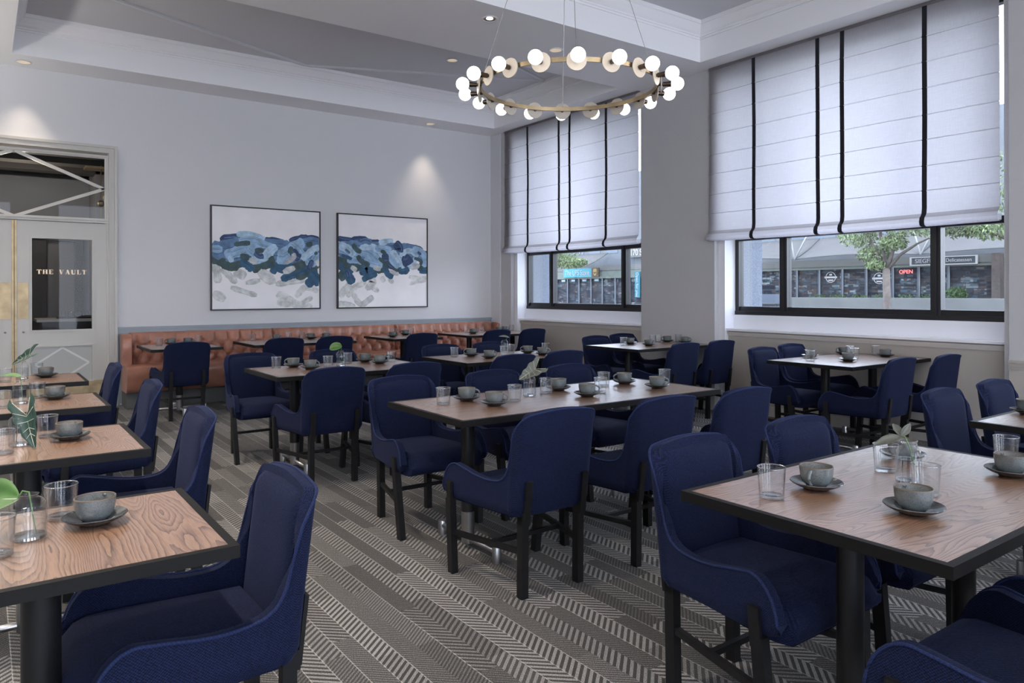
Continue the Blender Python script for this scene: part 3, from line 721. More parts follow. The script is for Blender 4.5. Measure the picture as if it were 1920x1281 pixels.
for i, (x0, x1) in enumerate(secs):
    t = thing('banquette', names_[i], 'banquette', (0, 0, 0), 0, 'brown leather banquette sections along the back wall')
    wl = .10 if i == 0 else .003; wr = .035 if i == 2 else .003
    autosmooth(obj('tufted_backrest', tuft_back(x0+wl, x1-wr, x0+wl+.06), M['leather'], t), 60)
    # seat with rolled front
    prof = [(9.90, .505), (9.70, .51), (9.52, .505), (9.475, .495), (9.452, .47), (9.446, .43), (9.452, .36), (9.49, .25), (9.52, .205), (9.54, .195), (9.90, .195)]
    bm = bmesh.new(); a = [bm.verts.new((x0+.003, y, z)) for y, z in prof]; b_ = [bm.verts.new((x1-.003, y, z)) for y, z in prof]
    for k in range(len(prof)): k2 = (k+1) % len(prof); bm.faces.new((a[k], a[k2], b_[k2], b_[k]))
    bm.faces.new(a); bm.faces.new(b_[::-1])
    autosmooth(obj('seat', bm, M['leather'], t), 50)
    obj('toe_kick', bbox(x0+.01, x1-.003, 9.59, 9.93, .002, .2), M['toe'], t)
    if i in (0, 2):
        xa, xb = (1.352, 1.455) if i == 0 else (6.795, 6.838)
        prof = [(9.93, .875), (9.80, .872), (9.76, .86), (9.735, .82), (9.73, .70), (9.73, .49), (9.93, .49)]
        bm = bmesh.new(); a = [bm.verts.new((xa, y, z)) for y, z in prof]; b_ = [bm.verts.new((xb, y, z)) for y, z in prof]
        for k in range(len(prof)): k2 = (k+1) % len(prof); bm.faces.new((a[k], a[k2], b_[k2], b_[k]))
        bm.faces.new(a); bm.faces.new(b_[::-1])
        bmesh.ops.bevel(bm, geom=bm.edges[:], offset=.008, segments=2, affect='EDGES')
        autosmooth(obj('end_wing', bm, M['leather'], t), 50)

# ------------------------------------------------------------------ chairs
def chair_path():
    pts = []
    for i in range(41):
        u = i/40; y = .27-(.465*u if u > .2 else .465*.2*(u/.2)**1.9); pts.append((.285-.058*u**1.2, y, 's'))
    cx, cy, r = .172, -.195, .058
    for i in range(1, 8):
        a = i/8*PI/2; pts.append((cx+r*math.cos(a), cy-r*math.sin(a), 'c%d' % i))
    for i in range(0, 5):
        u = i/4; pts.append((cx*(1-u), cy-r-.006*u, 'b'))
    return pts
def ztop(x, y, k):
    def cur(T, v):
        for (a, za), (c, zc) in zip(T, T[1:]):
            if a <= v <= c: t_ = (v-a)/(c-a); return za+(zc-za)*t_
        return T[-1][1] if v > T[-1][0] else T[0][1]
    if k == 's':
        if y > .165: t_ = (y-.165)/.105; return .395+.150*math.sqrt(max(0, 1-t_*t_))
        return cur([(-.196, .665), (-.192, .625), (-.187, .595), (-.18, .568), (-.17, .546), (-.158, .531), (-.14, .520), (-.12, .514), (-.09, .510), (-.05, .509), (-.02, .511), (.03, .518), (.10, .533), (.165, .545)], y)
    if k[0] == 'c': a = int(k[1:])/8; return .690+.134*max(0, math.sin(a*PI/2))**.62
    return .826+.014*(1-(x/.172)**2)
def make_chair():
    t = thing('dining_chair', '', 'chair')
    half = chair_path(); cols = half + [(-x, y, k) for (x, y, k) in half[:-1][::-1]]
    bm = bmesh.new(); rows = 12; grid = []; top = []
    for (x, y, k) in cols:
        zt = ztop(abs(x), y, k); zb = .372 if k == 's' else .368
        if k == 's' and y > .2: zb = .372+.02*((y-.2)/.07)**2
        col = []
        for j in range(rows+1):
            u = j/rows; z = zb+(zt-zb)*u
            xx, yy = x, y
            ins = 0
            if z < zb+.03: ins = .014*(1-(z-zb)/.03)
            if k != 's' or y < -.05:
                yy -= .05*max(0, (z-.40)/.43)**1.15 * (1 if k != 's' else ss(-.05, -.18, y) if False else (min(1, (-.05-y)/.13)))
            s = 1 if x >= 0 else -1
            xx = x - s*ins*(1 if k != 'b' else 0); yy = yy + (ins if k != 's' else 0)
            if z > .5 and k != 's': xx *= 1.0+.02*ss(.5, .7, z)
            col.append(bm.verts.new((xx, yy, z)))
        grid.append(col); top.append(Vector(col[-1].co))
    for a, b_ in zip(grid, grid[1:]):
        for j in range(rows): bm.faces.new((a[j], b_[j], b_[j+1], a[j+1]))
    sh = obj('backrest_shell', bm, M['navy'], None)
    md = sh.modifiers.new('s', 'SOLIDIFY'); md.thickness = .036; md.offset = -1 
    md2 = sh.modifiers.new('b', 'BEVEL'); md2.width = .012; md2.segments = 3; md2.limit_method = 'ANGLE'; md2.angle_limit = math.radians(50)
    sh.data.flip_normals() if False else None
    # solidify must go inward: test with a side point
    bake(sh)
    mx = max(v.co.x for v in sh.data.vertices)
    if mx > .31:
        # rebuild with opposite offset
        pass
    autosmooth(sh, 40); sh.parent = t
    # piping along the top edge
    bm = bmesh.new(); tube(bm, [p+Vector((0, 0, .001)) for p in top], .0045, 6)
    obj('piping', bm, M['navyp'], t, True)
    # inner back cushion
    bm = bmesh.new(); n = 16; G = []
    for j in range(n+1):
        row = []
        for i in range(n+1):
            u = -1+2*i/n; v = j/n; z = .44+.378*v; w = .202*(1-.24*max(0, (v-.84)/.16)**2.5)
            e = (1-abs(u)**6)*(1-max(0, (v-.75)/.25)**4)
            x = u*w; y = -.222+.030*e**.5-.05*max(0, (z-.40)/.43)**1.15
            row.append(bm.verts.new((x, y, z)))
        G.append(row)
    for a, b_ in zip(G, G[1:]):
        for i in range(n): bm.faces.new((a[i], a[i+1], b_[i+1], b_[i]))
    bk = [bm.verts.new((r[c].co.x, r[c].co.y-.02, r[c].co.z)) for r, c in ((G[0], 0), (G[0], n), (G[n], n), (G[n], 0))]
    bm.faces.new(bk)
    bm.faces.new([r[0] for r in G]+[bk[3], bk[0]]); bm.faces.new([r[n] for r in G]+[bk[2], bk[1]]); bm.faces.new(G[0]+[bk[1], bk[0]]); bm.faces.new(G[n]+[bk[2], bk[3]])
    autosmooth(obj('back_cushion', bm, M['navy'], t), 70)
    # seat
    bm = bmesh.new(); n, m = 14, 14; g = []
    def surf(u, v):  # u -1..1 across, v 0..1 back->front
        y = -.19+v*.475; hw = .20+.052*ss(0, 1, v)
        hw2 = hw - (.02*max(0, (v-.85)/.15)**2)
        return u*hw2, y
    for j in range(m+1):
        v = j/m; row = []
        for i in range(n+1):
            u = -1+2*i/n; x, y = surf(u, v)
            zt = .462+.014*(1-u*u)*math.sin(min(1, v+.15)*PI*.9)
            e = max(abs(u), 0); zt -= .018*max(0, (e-.8)/.2)**2
            if v > .8: zt -= .045*((v-.8)/.2)**3
            row.append((x, y, zt))
        g.append(row)
    ext = []
    for (dy, z) in ((.014, .40), (.012, .375), (.0, .362), (-.05, .358)):
        ext.append([(p[0], p[1]+dy, z) for p in g[-1]])
    g += ext
    V = [[bm.verts.new(p) for p in row] for row in g]
    for a, b_ in zip(V, V[1:]):
        for i in range(n): bm.faces.new((a[i], a[i+1], b_[i+1], b_[i]))
    # underside + sides
    us = [[bm.verts.new((row[c].co.x, row[c].co.y, .358)) for row in V[:m+1]] for c in (0, n)]
    for c, side in ((0, us[0]), (n, us[1])):
        for j in range(m): bm.faces.new((V[j][c], V[j+1][c], side[j+1], side[j]))
        bm.faces.new((V[m][c], V[m+1][c], V[m+2][c], V[m+3][c], V[m+4][c], side[m]))
    bm.faces.new([us[0][j] for j in range(m+1)] + [us[1][j] for j in range(m, -1, -1)])
    autosmooth(obj('seat', bm, M['navy'], t), 60)
    # legs with straps
    for s in (-1, 1):
        bm = bmesh.new()
        beam(bm, (s*.163, -.222, 0), (s*.163, -.228, .375), .036, .040, side=(1, 0, 0))
        beam(bm, (s*.163, -.2545, .34), (s*.163, -.276, .53), .034, .012, side=(1, 0, 0))
        beam(bm, (s*.163, -.234, .33), (s*.163, -.238, .385), .036, .045, side=(1, 0, 0))
        obj('leg', bm, M['black'], t)
        bm = bmesh.new()
        beam(bm, (s*.255, .222, 0), (s*.278, .205, .372), .034, .042, side=(1, 0, 0))
        beam(bm, (s*.286, .2, .34), (s*.2905, .195, .458), .014, .036, side=(1, 0, 0))
        obj('leg', bm, M['black'], t)
        bm = bmesh.new(); beam(bm, (s*.165, -.21, .205), (s*.264, .205, .205), .02, .024, side=(1, 0, 0)); obj('side_stretcher', bm, M['black'], t)
    bm = bmesh.new(); beam(bm, (-.205, -.03, .205), (.205, -.03, .205), .02, .02, side=(0, 1, 0)); obj('cross_stretcher', bm, M['black'], t)
    return t
chair0 = make_chair(); used = [False]
def place_chair(x, y, rz, label, group):
    c = chair0 if not used[0] else copy_tree(chair0)
    used[0] = True
    c.location = (x, y, 0); c.rotation_euler = (0, 0, rz); c['label'] = label; c['group'] = group; c['category'] = 'chair'
    return c

# ------------------------------------------------------------------ tables
HT = .76
def table(x0, x1, y0, y1, label, poles, bar='Y', wood='woodx', pr=.037, group=None):
    cx, cy = (x0+x1)/2, (y0+y1)/2
    t = thing('dining_table', label, 'table', (cx, cy, 0), 0, group)
    hx, hy = (x1-x0)/2, (y1-y0)/2; e = .022
    obj('tabletop', bbox(-hx+e, hx-e, -hy+e, hy-e, HT-.02, HT), M[wood], t)
    bm = bmesh.new()
    zt, zb = HT+.0004, HT-.030
    box(bm, -hx, -hx+e, -hy, hy, zb, zt); box(bm, hx-e, hx, -hy, hy, zb, zt); box(bm, -hx+e, hx-e, -hy, -hy+e, zb, zt); box(bm, -hx+e, hx-e, hy-e, hy, zb, zt)
    box(bm, -hx+e, hx-e, -hy+e, hy-e, zb, HT-.02)
    obj('edge_band', bm, M['edge'], t)
    for px in poles:
        bm = bmesh.new(); lathe(bm, [(0, .2), (pr, .2), (pr, HT-.03), (0, HT-.03)], 24, (px-cx, 0, 0)); p = autosmooth(obj('pedestal_column', bm, M['blackm'], t))
        bm = bmesh.new(); lathe(bm, [(0, .03), (pr-.002, .03), (pr-.002, .2), (0, .2)], 24, (px-cx, 0, 0)); autosmooth(obj('steel_sleeve', bm, M['chrome'], p))
        for dr in ((bar,) if len(poles) > 1 else (bar, 'X' if bar == 'Y' else 'Y')):
            bm = bmesh.new(); L_ = .27; dv = Vector((0, 1, 0)) if dr == 'Y' else Vector((1, 0, 0)); o_ = Vector((px-cx, 0, 0))
            tube(bm, [o_-dv*L_+Vector((0, 0, .055)), o_+dv*L_+Vector((0, 0, .055))], .015, 12)
            ft = obj('foot_bar', bm, M['chrome'], t, True)
            for s in (-1, 1):
                bm = bmesh.new(); c_ = o_+dv*L_*s; lathe(bm, [(0, 0), (.024, 0), (.024, .078), (.022, .082), (0, .082)], 16, tuple(c_))
                autosmooth(obj('foot', bm, M['chrome'], ft))
    return t
TB_ = {
 'T1': (-.27, .505, 1.817, 2.462, 'nearest left table'), 'T2': (-.24, .537, 3.145, 3.838, 'second left table'), 'T3': (-.21, .567, 4.478, 5.13, 'third left table'), 'T4': (-.18, .60, 5.81, 6.47, 'farthest left table'),
 'T5': (1.828, 3.728, 2.925, 3.70, 'long centre table'), 'T6': (1.708, 3.04, 5.217, 6.03, 'round-leaf table'), 'T7': (3.35, 4.66, 5.27, 6.07, 'table behind the long centre table'),
 'T8': (5.56, 6.82, 5.42, 6.24, 'table against the window pier'), 'T9': (5.63, 6.955, 3.13, 3.92, 'table under the right window'), 'T10': (1.735, 3.0, .735, 1.512, 'front right table'),
 'T11': (3.745, 5.0, .735, 1.515, 'right edge table'), 'B1': (1.455, 2.20, 8.55, 9.44, 'first banquette table'), 'B2': (2.54, 3.80, 8.55, 9.44, 'second banquette table'), 'B3': (4.30, 5.05, 8.55, 9.44, 'third banquette table'),
 'B4': (5.48, 6.80, 8.55, 9.44, 'corner banquette table')}
tl = {
 'T1': 'small oak-topped table with black rim, nearest of four along the left edge', 'T2': 'small oak-topped table with black rim, second of four along the left edge',
 'T3': 'small oak-topped table with black rim, third of four along the left edge', 'T4': 'small oak-topped table with black rim, farthest of four along the left edge',
 'T5': 'longest oak-topped table, set for six in the middle of the room', 'T6': 'oak-topped table with a round green leaf in its vase, left of centre',
 'T7': 'oak-topped four-seat table directly behind the long centre table', 'T8': 'oak-topped four-seat table against the wall pier between the windows',
 'T9': 'oak-topped four-seat table under the right window', 'T10': 'large oak-topped table at front right with three-lobed grey leaf',
 'T11': 'oak-topped table cut off by the right frame edge', 'B1': 'small table at the banquette, nearest the door', 'B2': 'four-seat table at the banquette below the paintings, second from the door',
 'B3': 'small table at the banquette, third from the door', 'B4': 'table at the banquette corner by the left window'}
for k, (x0, x1, y0, y1, nm) in TB_.items():
    cx = (x0+x1)/2
    grp = 'tables along the left edge' if k in ('T1', 'T2', 'T3', 'T4') else 'tables along the banquette' if k[0] == 'B' else 'tables in the middle and by the windows'
    if k in ('T1', 'T2', 'T3', 'T4'): table(x0, x1, y0, y1, tl[k], [cx], 'X', 'woody', .043, grp)
    elif k in ('B1', 'B3'): table(x0, x1, y0, y1, tl[k], [cx], 'X', 'woodx', .037, grp)
    elif k == 'T5': table(x0, x1, y0, y1, tl[k], [x0+.28, x1-.28], 'Y', 'woodx', .037, grp)
    else: table(x0, x1, y0, y1, tl[k], [x0+.27, x1-.27], 'Y', 'woodx', .037, grp)

NF, FS, MX = 0, PI, PI/2     # near side faces +y ; far side faces -y ; right end faces -x
CH = [
 # near side chairs: (x, y, rot, label, group)
 (2.12, 2.845, NF, 'navy chair seen from behind, left of three at the long centre table', 'T5'),
 (2.81, 2.82, NF, 'navy chair seen from behind, middle of three at the long centre table', 'T5'),
 (3.41, 2.78, NF, 'navy chair seen from behind, right of three at the long centre table', 'T5'),
 (2.135, 3.86, FS, 'navy chair on the far side of the long centre table, at its left end', 'T5'),
 (2.80, 3.80, FS, 'navy chair on the far side of the long centre table, behind its vase', 'T5'),
 (3.47, 3.79, FS, 'navy chair on the far side of the long centre table, at its right end', 'T5'),
 (2.03, 5.20, NF, 'navy chair seen from behind, left one on the near side of the round-leaf table', 'T6'),
 (2.65, 5.17, NF, 'navy chair seen from behind, right one on the near side of the round-leaf table', 'T6'),
 (1.90, 6.22, FS, 'navy chair on the far side of the round-leaf table, at its left end', 'T6'),
 (2.64, 6.20, FS, 'navy chair on the far side of the round-leaf table, behind the leaf', 'T6'),
 (3.66, 5.28, NF, 'navy chair, left one on the near side of the table behind the long table', 'T7'),
 (4.26, 5.34, NF, 'navy chair, right one on the near side of the table behind the long table', 'T7'),
 (3.76, 6.13, FS, 'navy chair, left one on the far side of the table behind the long table', 'T7'),
 (4.36, 6.13, FS, 'navy chair, right one on the far side of the table behind the long table', 'T7'),
 (5.88, 5.34, NF, 'navy chair seen from behind, left near side of the table against the window pier', 'T8'),
 (6.49, 5.36, NF, 'navy chair seen from behind, beside the wall at the table against the window pier', 'T8'),
 (5.965, 6.23, FS, 'navy chair, left one on the far side of the table against the window pier', 'T8'),
 (6.55, 6.38, FS, 'navy chair, right one on the far side of the table against the window pier', 'T8'),
 (5.91, 3.16, NF, 'navy chair seen from behind, left near side of the table under the right window', 'T9'),
 (6.52, 3.08, NF, 'navy chair seen from behind, beside the wall at the table under the right window', 'T9'),
 (5.98, 3.93, FS, 'navy chair, left one on the far side of the table under the right window', 'T9'),
 (6.60, 4.03, FS, 'navy chair, right one on the far side of the table under the right window', 'T9'),
 (2.10, 1.50, FS, 'large navy chair at the far left of the front right table, full seat showing', 'T10'),
 (2.77, 1.50, FS, 'navy chair back rising behind the front right table, right one', 'T10'),
 (2.02, .67, NF, 'navy chair seat at the bottom right corner, left one on the near side', 'T10'),
 (2.69, .67, NF, 'navy chair seat cut by the right frame edge at the bottom', 'T10'),
 (4.19, 1.55, FS, 'navy chair to the left of the right edge table, in front of the right pier', 'T11'),
 (4.86, 1.55, FS, 'navy chair mostly cut off by the right frame edge', 'T11'),
 (1.79, 8.66, NF, 'navy chair seen from behind, alone at the banquette table nearest the door', 'B'),
 (2.86, 8.72, NF, 'navy chair seen from behind, left one at the second banquette table', 'B'),
 (3.46, 8.68, NF, 'navy chair seen from behind, right one at the second banquette table', 'B'),
 (4.60, 8.58, NF, 'navy chair seen from behind, alone at the third banquette table', 'B'),
 (5.84, 8.67, NF, 'navy chair seen from behind, left one at the corner banquette table', 'B'),
 (6.43, 8.62, NF, 'navy chair seen from behind, right one at the corner banquette table', 'B'),
 (.455, 2.16, MX, 'navy chair seen from the side at bottom left, at the nearest left table', 'L'),
 (.53, 3.54, MX, 'navy chair seen from the side at the second left table', 'L'),
 (.555, 4.86, MX, 'navy chair seen from the side at the third left table', 'L'),
 (.53, 6.2, MX, 'navy chair seen from the side at the farthest left table', 'L'),
]
GR = {'T5': 'chairs around the long centre table', 'T6': 'chairs around the round-leaf table', 'T7': 'chairs around the table behind the long table', 'T8': 'chairs around the table against the pier',
      'T9': 'chairs around the table under the right window', 'T10': 'chairs around the front right table', 'T11': 'chairs around the right edge table', 'B': 'chairs facing the banquette', 'L': 'chairs at the right end of the left tables'}
for (x, y, r, lab, g) in CH: place_chair(x, y, r, lab, GR[g])

# ------------------------------------------------------------------ table settings
def mk_saucer():
    bm = bmesh.new(); lathe(bm, [(0, .004), (.030, .004), (.031, 0), (.036, 0), (.040, .005), (.058, .011), (.072, .018), (.0775, .0235), (.0765, .0255), (.070, .0225), (.055, .0155), (.036, .0095), (0, .0085)], 36)
    return autosmooth(obj('saucer', bm, M['saucer']), 60)
def mk_cup():
    t = thing('coffee_cup', '', 'cup')
    bm = bmesh.new(); lathe(bm, [(0, .004), (.020, .003), (.022, 0), (.026, 0), (.030, .003), (.041, .014), (.047, .028), (.049, .045), (.0498, .060)], 32)
    autosmooth(obj('cup_body', bm, M['cup'], t), 60)
    bm = bmesh.new(); lathe(bm, [(.0465, .059), (.0455, .045), (.0435, .028), (.036, .013), (.02, .0075), (0, .007)], 32)
    autosmooth(obj('cup_inside', bm, M['cupin'], t), 60)
    bm = bmesh.new(); lathe(bm, [(.0498, .0595), (.0496, .0625), (.048, .0635), (.0466, .062), (.0465, .0585)], 32)
    obj('cup_rim', bm, M['rim'], t, True)
    bm = bmesh.new(); pts = []
    for i in range(11):
        a = PI/2-PI*i/10; pts.append((.046+.026*math.cos(a), 0, .034+.0205*math.sin(a)))
    pts[0] = (.044, 0, .0545); pts[-1] = (.036, 0, .012)
    tube(bm, pts, .005, 8); sphere(bm, (.056, 0, .052), .0055, 8, 6)
    obj('handle', bm, M['cup'], t, True)
    return t
def mk_glass():
    t = thing('water_glass', '', 'glass')
    bm = bmesh.new(); lathe(bm, [(.034, .002), (.0355, .010), (.040, .088), (.0408, .0915), (.0395, .0915), (.0383, .086), (.0342, .014), (.030, .010), (0, .0098)], 28)
    autosmooth(obj('glass_wall', bm, M['glass'], t), 60)
    bm = bmesh.new(); lathe(bm, [(0, 0), (.032, 0), (.0348, .003), (.0352, .009), (.031, .010), (0, .0096)], 28)
    autosmooth(obj('glass_foot', bm, M['gbase'], t), 40)
    bm = bmesh.new(); lathe(bm, [(.0392, .0905), (.0402, .0924), (.0412, .0905), (.0402, .0895), (.0392, .0905)], 28)
    obj('glass_lip', bm, M['gbase'], t, True)
    return t
def mk_vase(h=.128, r=.038):
    t = thing('bud_vase', '', 'vase')
    k = h/.122; kr = r/.035
    bm = bmesh.new(); lathe(bm, [(.030*kr, .001), (.034*kr, .006), (.035*kr, .02), (.035*kr, .088*k), (.033*kr, .100*k), (.026*kr, .109*k), (.0185*kr, .114*k), (.018*kr, .119*k), (.0205*kr, .122*k), (.019*kr, .1225*k), (.0165*kr, .117*k), (.0165*kr, .113*k)], 28)
    autosmooth(obj('vase_wall', bm, M['glass'], t), 60)
    bm = bmesh.new(); lathe(bm, [(0, 0), (.031*kr, 0), (.034*kr, .004), (.033*kr, .011), (0, .012)], 28); autosmooth(obj('vase_foot', bm, M['gbase'], t), 40)
    bm = bmesh.new(); lathe(bm, [(0, .0125), (.0325*kr, .0125), (.0328*kr, .074*k), (0, .075*k)], 28); autosmooth(obj('water', bm, M['water'], t), 40)
    return t
proto = {'s': mk_saucer(), 'c': mk_cup(), 'g': mk_glass(), 'v': mk_vase()}; pu = {}
def place(kind, x, y, z, rz, label, cat, group):
    o = proto[kind] if kind not in pu else copy_tree(proto[kind]); pu[kind] = 1
    o.location = (x, y, z); o.rotation_euler = (0, 0, rz); o['label'] = label; o['category'] = cat; o['group'] = group
    return o
IT = {
 'T1':[('s',0.242,2.214,'b','near the right end'),('g',0.174,2.321,'','beside the cup'),('v',0.093,2.179,'',''),('g',0.025,2.070,'','cut by the left frame edge')],
 'T2':[('s',0.295,3.545,'b','near the right end'),('g',0.225,3.659,'','beside the cup'),('v',0.121,3.523,'',''),('g',0.064,3.374,'','at the left frame edge')],
 'T3':[('s',0.343,4.950,'b','near the right end'),('g',0.261,5.045,'','beside the cup'),('v',0.174,4.857,'',''),('g',0.087,4.715,'','at the left frame edge')],
 'T4':[('s',0.376,6.263,'b','near the right end'),('g',0.329,6.494,'','beside the cup'),('v',0.233,6.232,'',''),('g',0.131,6.080,'','at the left frame edge')],
 'T5':[('g',2.024,3.426,'','at the left end'),('s',2.205,3.476,'r','far left'),('s',2.230,3.237,'r','near left'),('g',2.402,3.288,'','left of the vase'),('v',2.593,3.404,'',''),('g',2.742,3.433,'','right of the vase'),('s',2.891,3.498,'l','far middle'),('s',2.860,3.198,'r','near middle'),('g',3.018,3.254,'','in front of its twin'),('g',3.238,3.461,'','behind its twin'),('s',3.444,3.482,'l','far right'),('s',3.454,3.202,'r','near right'),('g',3.711,3.345,'','at the right end')],
 'T6':[('g',1.914,5.862,'','at the left end'),('s',2.063,5.890,'l','far left'),('s',2.113,5.642,'r','near left'),('g',2.278,5.689,'','left of the vase'),('v',2.395,5.707,'',''),('g',2.532,5.884,'','right of the vase'),('s',2.720,5.973,'l','far right'),('s',2.747,5.709,'r','near right'),('g',2.896,5.786,'','at the right end')],
 'T7':[('g',3.579,5.852,'','at the left end'),('s',3.766,5.854,'l','far left'),('s',3.774,5.563,'r','near left'),('g',4.046,5.710,'','in front of the vase'),('g',4.241,5.866,'','right of the vase'),('v',4.264,6.008,'',''),('s',4.396,5.795,'l','far right'),('s',4.376,5.535,'r','near right'),('g',4.663,5.784,'','at the right end')],
 'T8':[('g',5.880,5.959,'','at the left end'),('s',6.085,6.054,'b','far left'),('s',6.066,5.747,'r','near left'),('g',6.460,6.056,'','left middle'),('g',6.578,6.080,'','right middle'),('s',6.695,6.042,'l','far right'),('s',6.773,5.804,'r','near right'),('g',7.073,5.935,'','at the right end')],
 'T9':[('g',5.864,3.646,'','at the left end'),('s',6.168,3.835,'b','far left'),('s',6.094,3.430,'b','near left'),('g',6.413,3.549,'','near middle'),('g',6.630,3.710,'','far middle'),('s',6.730,3.830,'l','far right'),('s',6.780,3.455,'b','near right'),('g',6.890,3.600,'','at the right end')],
 'T10':[('g',1.888,1.299,'','at the left end'),('s',2.085,1.276,'f','left'),('s',2.070,0.978,'b','near middle'),('g',2.282,1.043,'','behind the near cup'),('v',2.383,1.142,'',''),('g',2.478,1.262,'','left of the vase'),('s',2.705,1.317,'b','far middle'),('s',2.746,0.985,'b','cut by the right frame edge'),('g',2.964,1.075,'','at the right')],
 'T11':[('s',4.191,1.445,'b','')],
 'B1':[('g',1.642,9.132,'','left'),('s',1.800,9.290,'l','left'),('s',1.985,9.300,'r','right'),('g',2.110,9.340,'','right')],
 'B2':[('g',2.744,9.302,'','at the left end'),('s',3.028,9.274,'r','left'),('g',3.232,9.512,'','left middle'),('g',3.380,9.330,'','right middle'),('s',3.500,9.320,'l','middle'),('s',3.665,9.220,'r','right'),('g',3.740,9.360,'','at the right end')],
 'B3':[('s',4.503,8.964,'r','left'),('g',4.740,9.350,'','left'),('s',4.870,9.290,'l','right'),('g',5.000,9.360,'','right')],
 'B4':[('g',5.838,9.197,'','at the left end'),('s',5.816,8.988,'r','left'),('g',6.012,9.059,'','left middle'),('g',6.571,9.534,'','right middle'),('s',6.447,9.232,'b','middle'),('s',6.605,9.306,'r','right'),('g',6.709,9.264,'','at the right end')],
}
RA = math.atan2(-math.cos(th), math.sin(th))   # heading of image-right on the floor plane
ANG = {'r': RA, 'l': RA+PI, 'b': RA+PI*.5, 'f': RA-PI*.72}
vases = {}
for k, its in IT.items():
    x0, x1, y0, y1, nm = TB_[k]
    for (kd, x, y, a, pos) in its:
        mr = .085 if kd == 's' else .048
        x = min(max(x, x0+mr), x1-mr); y = min(max(y, y0+mr), y1-mr)
        sp = ' ' if pos else ''
        if kd == 's':
            pp = ('at the %s setting' % pos) if pos and not pos.startswith(('near the', 'cut')) else pos
            if k == 'T11': pp = ''
            place('s', x, y, HT+.0006, 0, ('dark glazed saucer %s of the %s' % (pp, nm)).replace('  ', ' '), 'saucer', 'stoneware saucers')
            place('c', x, y, HT+.0096, ANG[a], ('speckled grey cup %s of the %s' % (pp, nm)).replace('  ', ' '), 'cup', 'speckled stoneware cups')
        elif kd == 'g':
            place('g', x, y, HT+.0006, 0, 'clear water glass %s of the %s' % (pos, nm), 'glass', 'clear water glasses')
        else:
            v = place('v', x, y, HT+.0006, 0, 'clear glass bud vase on the %s' % nm, 'vase', 'glass bud vases'); vases[k] = (x, y); v.scale = (1.06, 1.06, .86) if k == 'T1' else (1, 1, 1)

# ------------------------------------------------------------------ leaves
def leaf_mesh(kind, Ln, Wd):
    """blade in local XY, base at origin, tip at +X*Ln. returns outline half-width function grid"""
    bm = bmesh.new(); n, m = 16, 6; rows = []
    for i in range(n+1):
        u = i/n
        if kind == 'oval': w = max(0, math.sin(PI*min(1, u*.98+.02)))**.75*(1-.25*u)
        elif kind == 'round': w = math.sqrt(max(0, 1-(2*u-1)**2))
        else: w = (1-u)**.72*(.55+.45*min(1, u*5+.4))*(1+.10*math.sin(u*22))
        x = u*Ln; row = []
        for j in range(-m, m+1):
            s = j/m; xx = x
            if kind == 'arrow': xx = x - abs(s)**1.4*(1-u)**2*Ln*.55
            z = -.10*Ln*(u-.4)**2 + abs(s)*w*Wd*.18 + .02*Wd*math.cos(s*9)*w
            row.append(bm.verts.new((xx, s*w*Wd/2, z)))
        rows.append(row)
    for a, b_ in zip(rows, rows[1:]):
        for j in range(2*m): 
            try: bm.faces.new((a[j], a[j+1], b_[j+1], b_[j]))
            except ValueError: pass
    bmesh.ops.remove_doubles(bm, verts=bm.verts, dist=1e-5)
    return bm
def vein_mesh(kind, Ln, Wd, r=.0009):
    bm = bmesh.new()
    def z(u, s, w): return -.10*Ln*(u-.4)**2 + abs(s)*w*Wd*.18 + .0008
    tube(bm, [(u*Ln, 0, z(u, 0, 0)) for u in (0, .2, .4, .6, .8, .97)], r*1.5, 5)
    if kind == 'arrow':
        for s in (-1, 1):
            for (u0, u1, s1) in ((0, .0, .85), (.05, .15, .8), (.2, .35, .75), (.38, .55, .7), (.55, .70, .7)):
                w = (1-u1)**.72*(.55+.45*min(1, u1*5+.4)); x1 = u1*Ln-s1**1.4*(1-u1)**2*Ln*.55
                P = []
                for q in range(4):
                    t_ = q/3; uu = u0+(u1-u0)*t_; P.append((u0*Ln+(x1-u0*Ln)*t_, s*s1*t_*w*Wd/2, z(uu, s1*t_, w)+.001))
                tube(bm, P, r, 5)
    return bm
def leaf(k, kind, Ln, Wd, attach, tip, matb, mats, label, foot=(0, 0), roll=0, vein=True):
    """attach/tip offsets (right, up, toward-back) in metres from vase base, in the viewing plane of the table"""
    vx, vy = vases[k]; base = Vector((vx, vy, HT))
    fr = lambda p: base + R0*p[0] + U0*p[1] + Fv*p[2]
    a = fr(attach); b_ = fr(tip); d = (b_-a).normalized()
    t = thing('cut_leaf', label, 'leaf', tuple(base), 0, 'single leaves in bud vases')
    # stem: from vase bottom through the neck to attach
    p0 = base + Vector((foot[0], foot[1], .016)); p1 = base + Vector((foot[0]*.1, foot[1]*.1, .116)); P = []
    mid = a+(p1-a)*.4+Vector((0, 0, .012))
    bm = bmesh.new(); pts = [p0-base, (p0*.4+p1*.6)-base, p1-base, mid-base, a-base]
    tube(bm, pts, .0019, 6); obj('stem', bm, mats, t, True)
    nrm = Vector((0, 0, 1)); nrm = (nrm*math.cos(roll) + Fv*-math.sin(roll)); nrm = (nrm-d*nrm.dot(d)).normalized(); s = nrm.cross(d)
    mt = Matrix((d, s, nrm)).transposed().to_4x4(); mt.translation = a-base
    bm = leaf_mesh(kind, Ln, Wd); bmesh.ops.transform(bm, matrix=mt, verts=bm.verts)
    bl = obj('leaf_blade', bm, matb, t, True)
    if vein:
        bm = vein_mesh(kind, Ln, Wd); bmesh.ops.transform(bm, matrix=mt, verts=bm.verts); obj('vein', bm, M['vein'], bl, True)
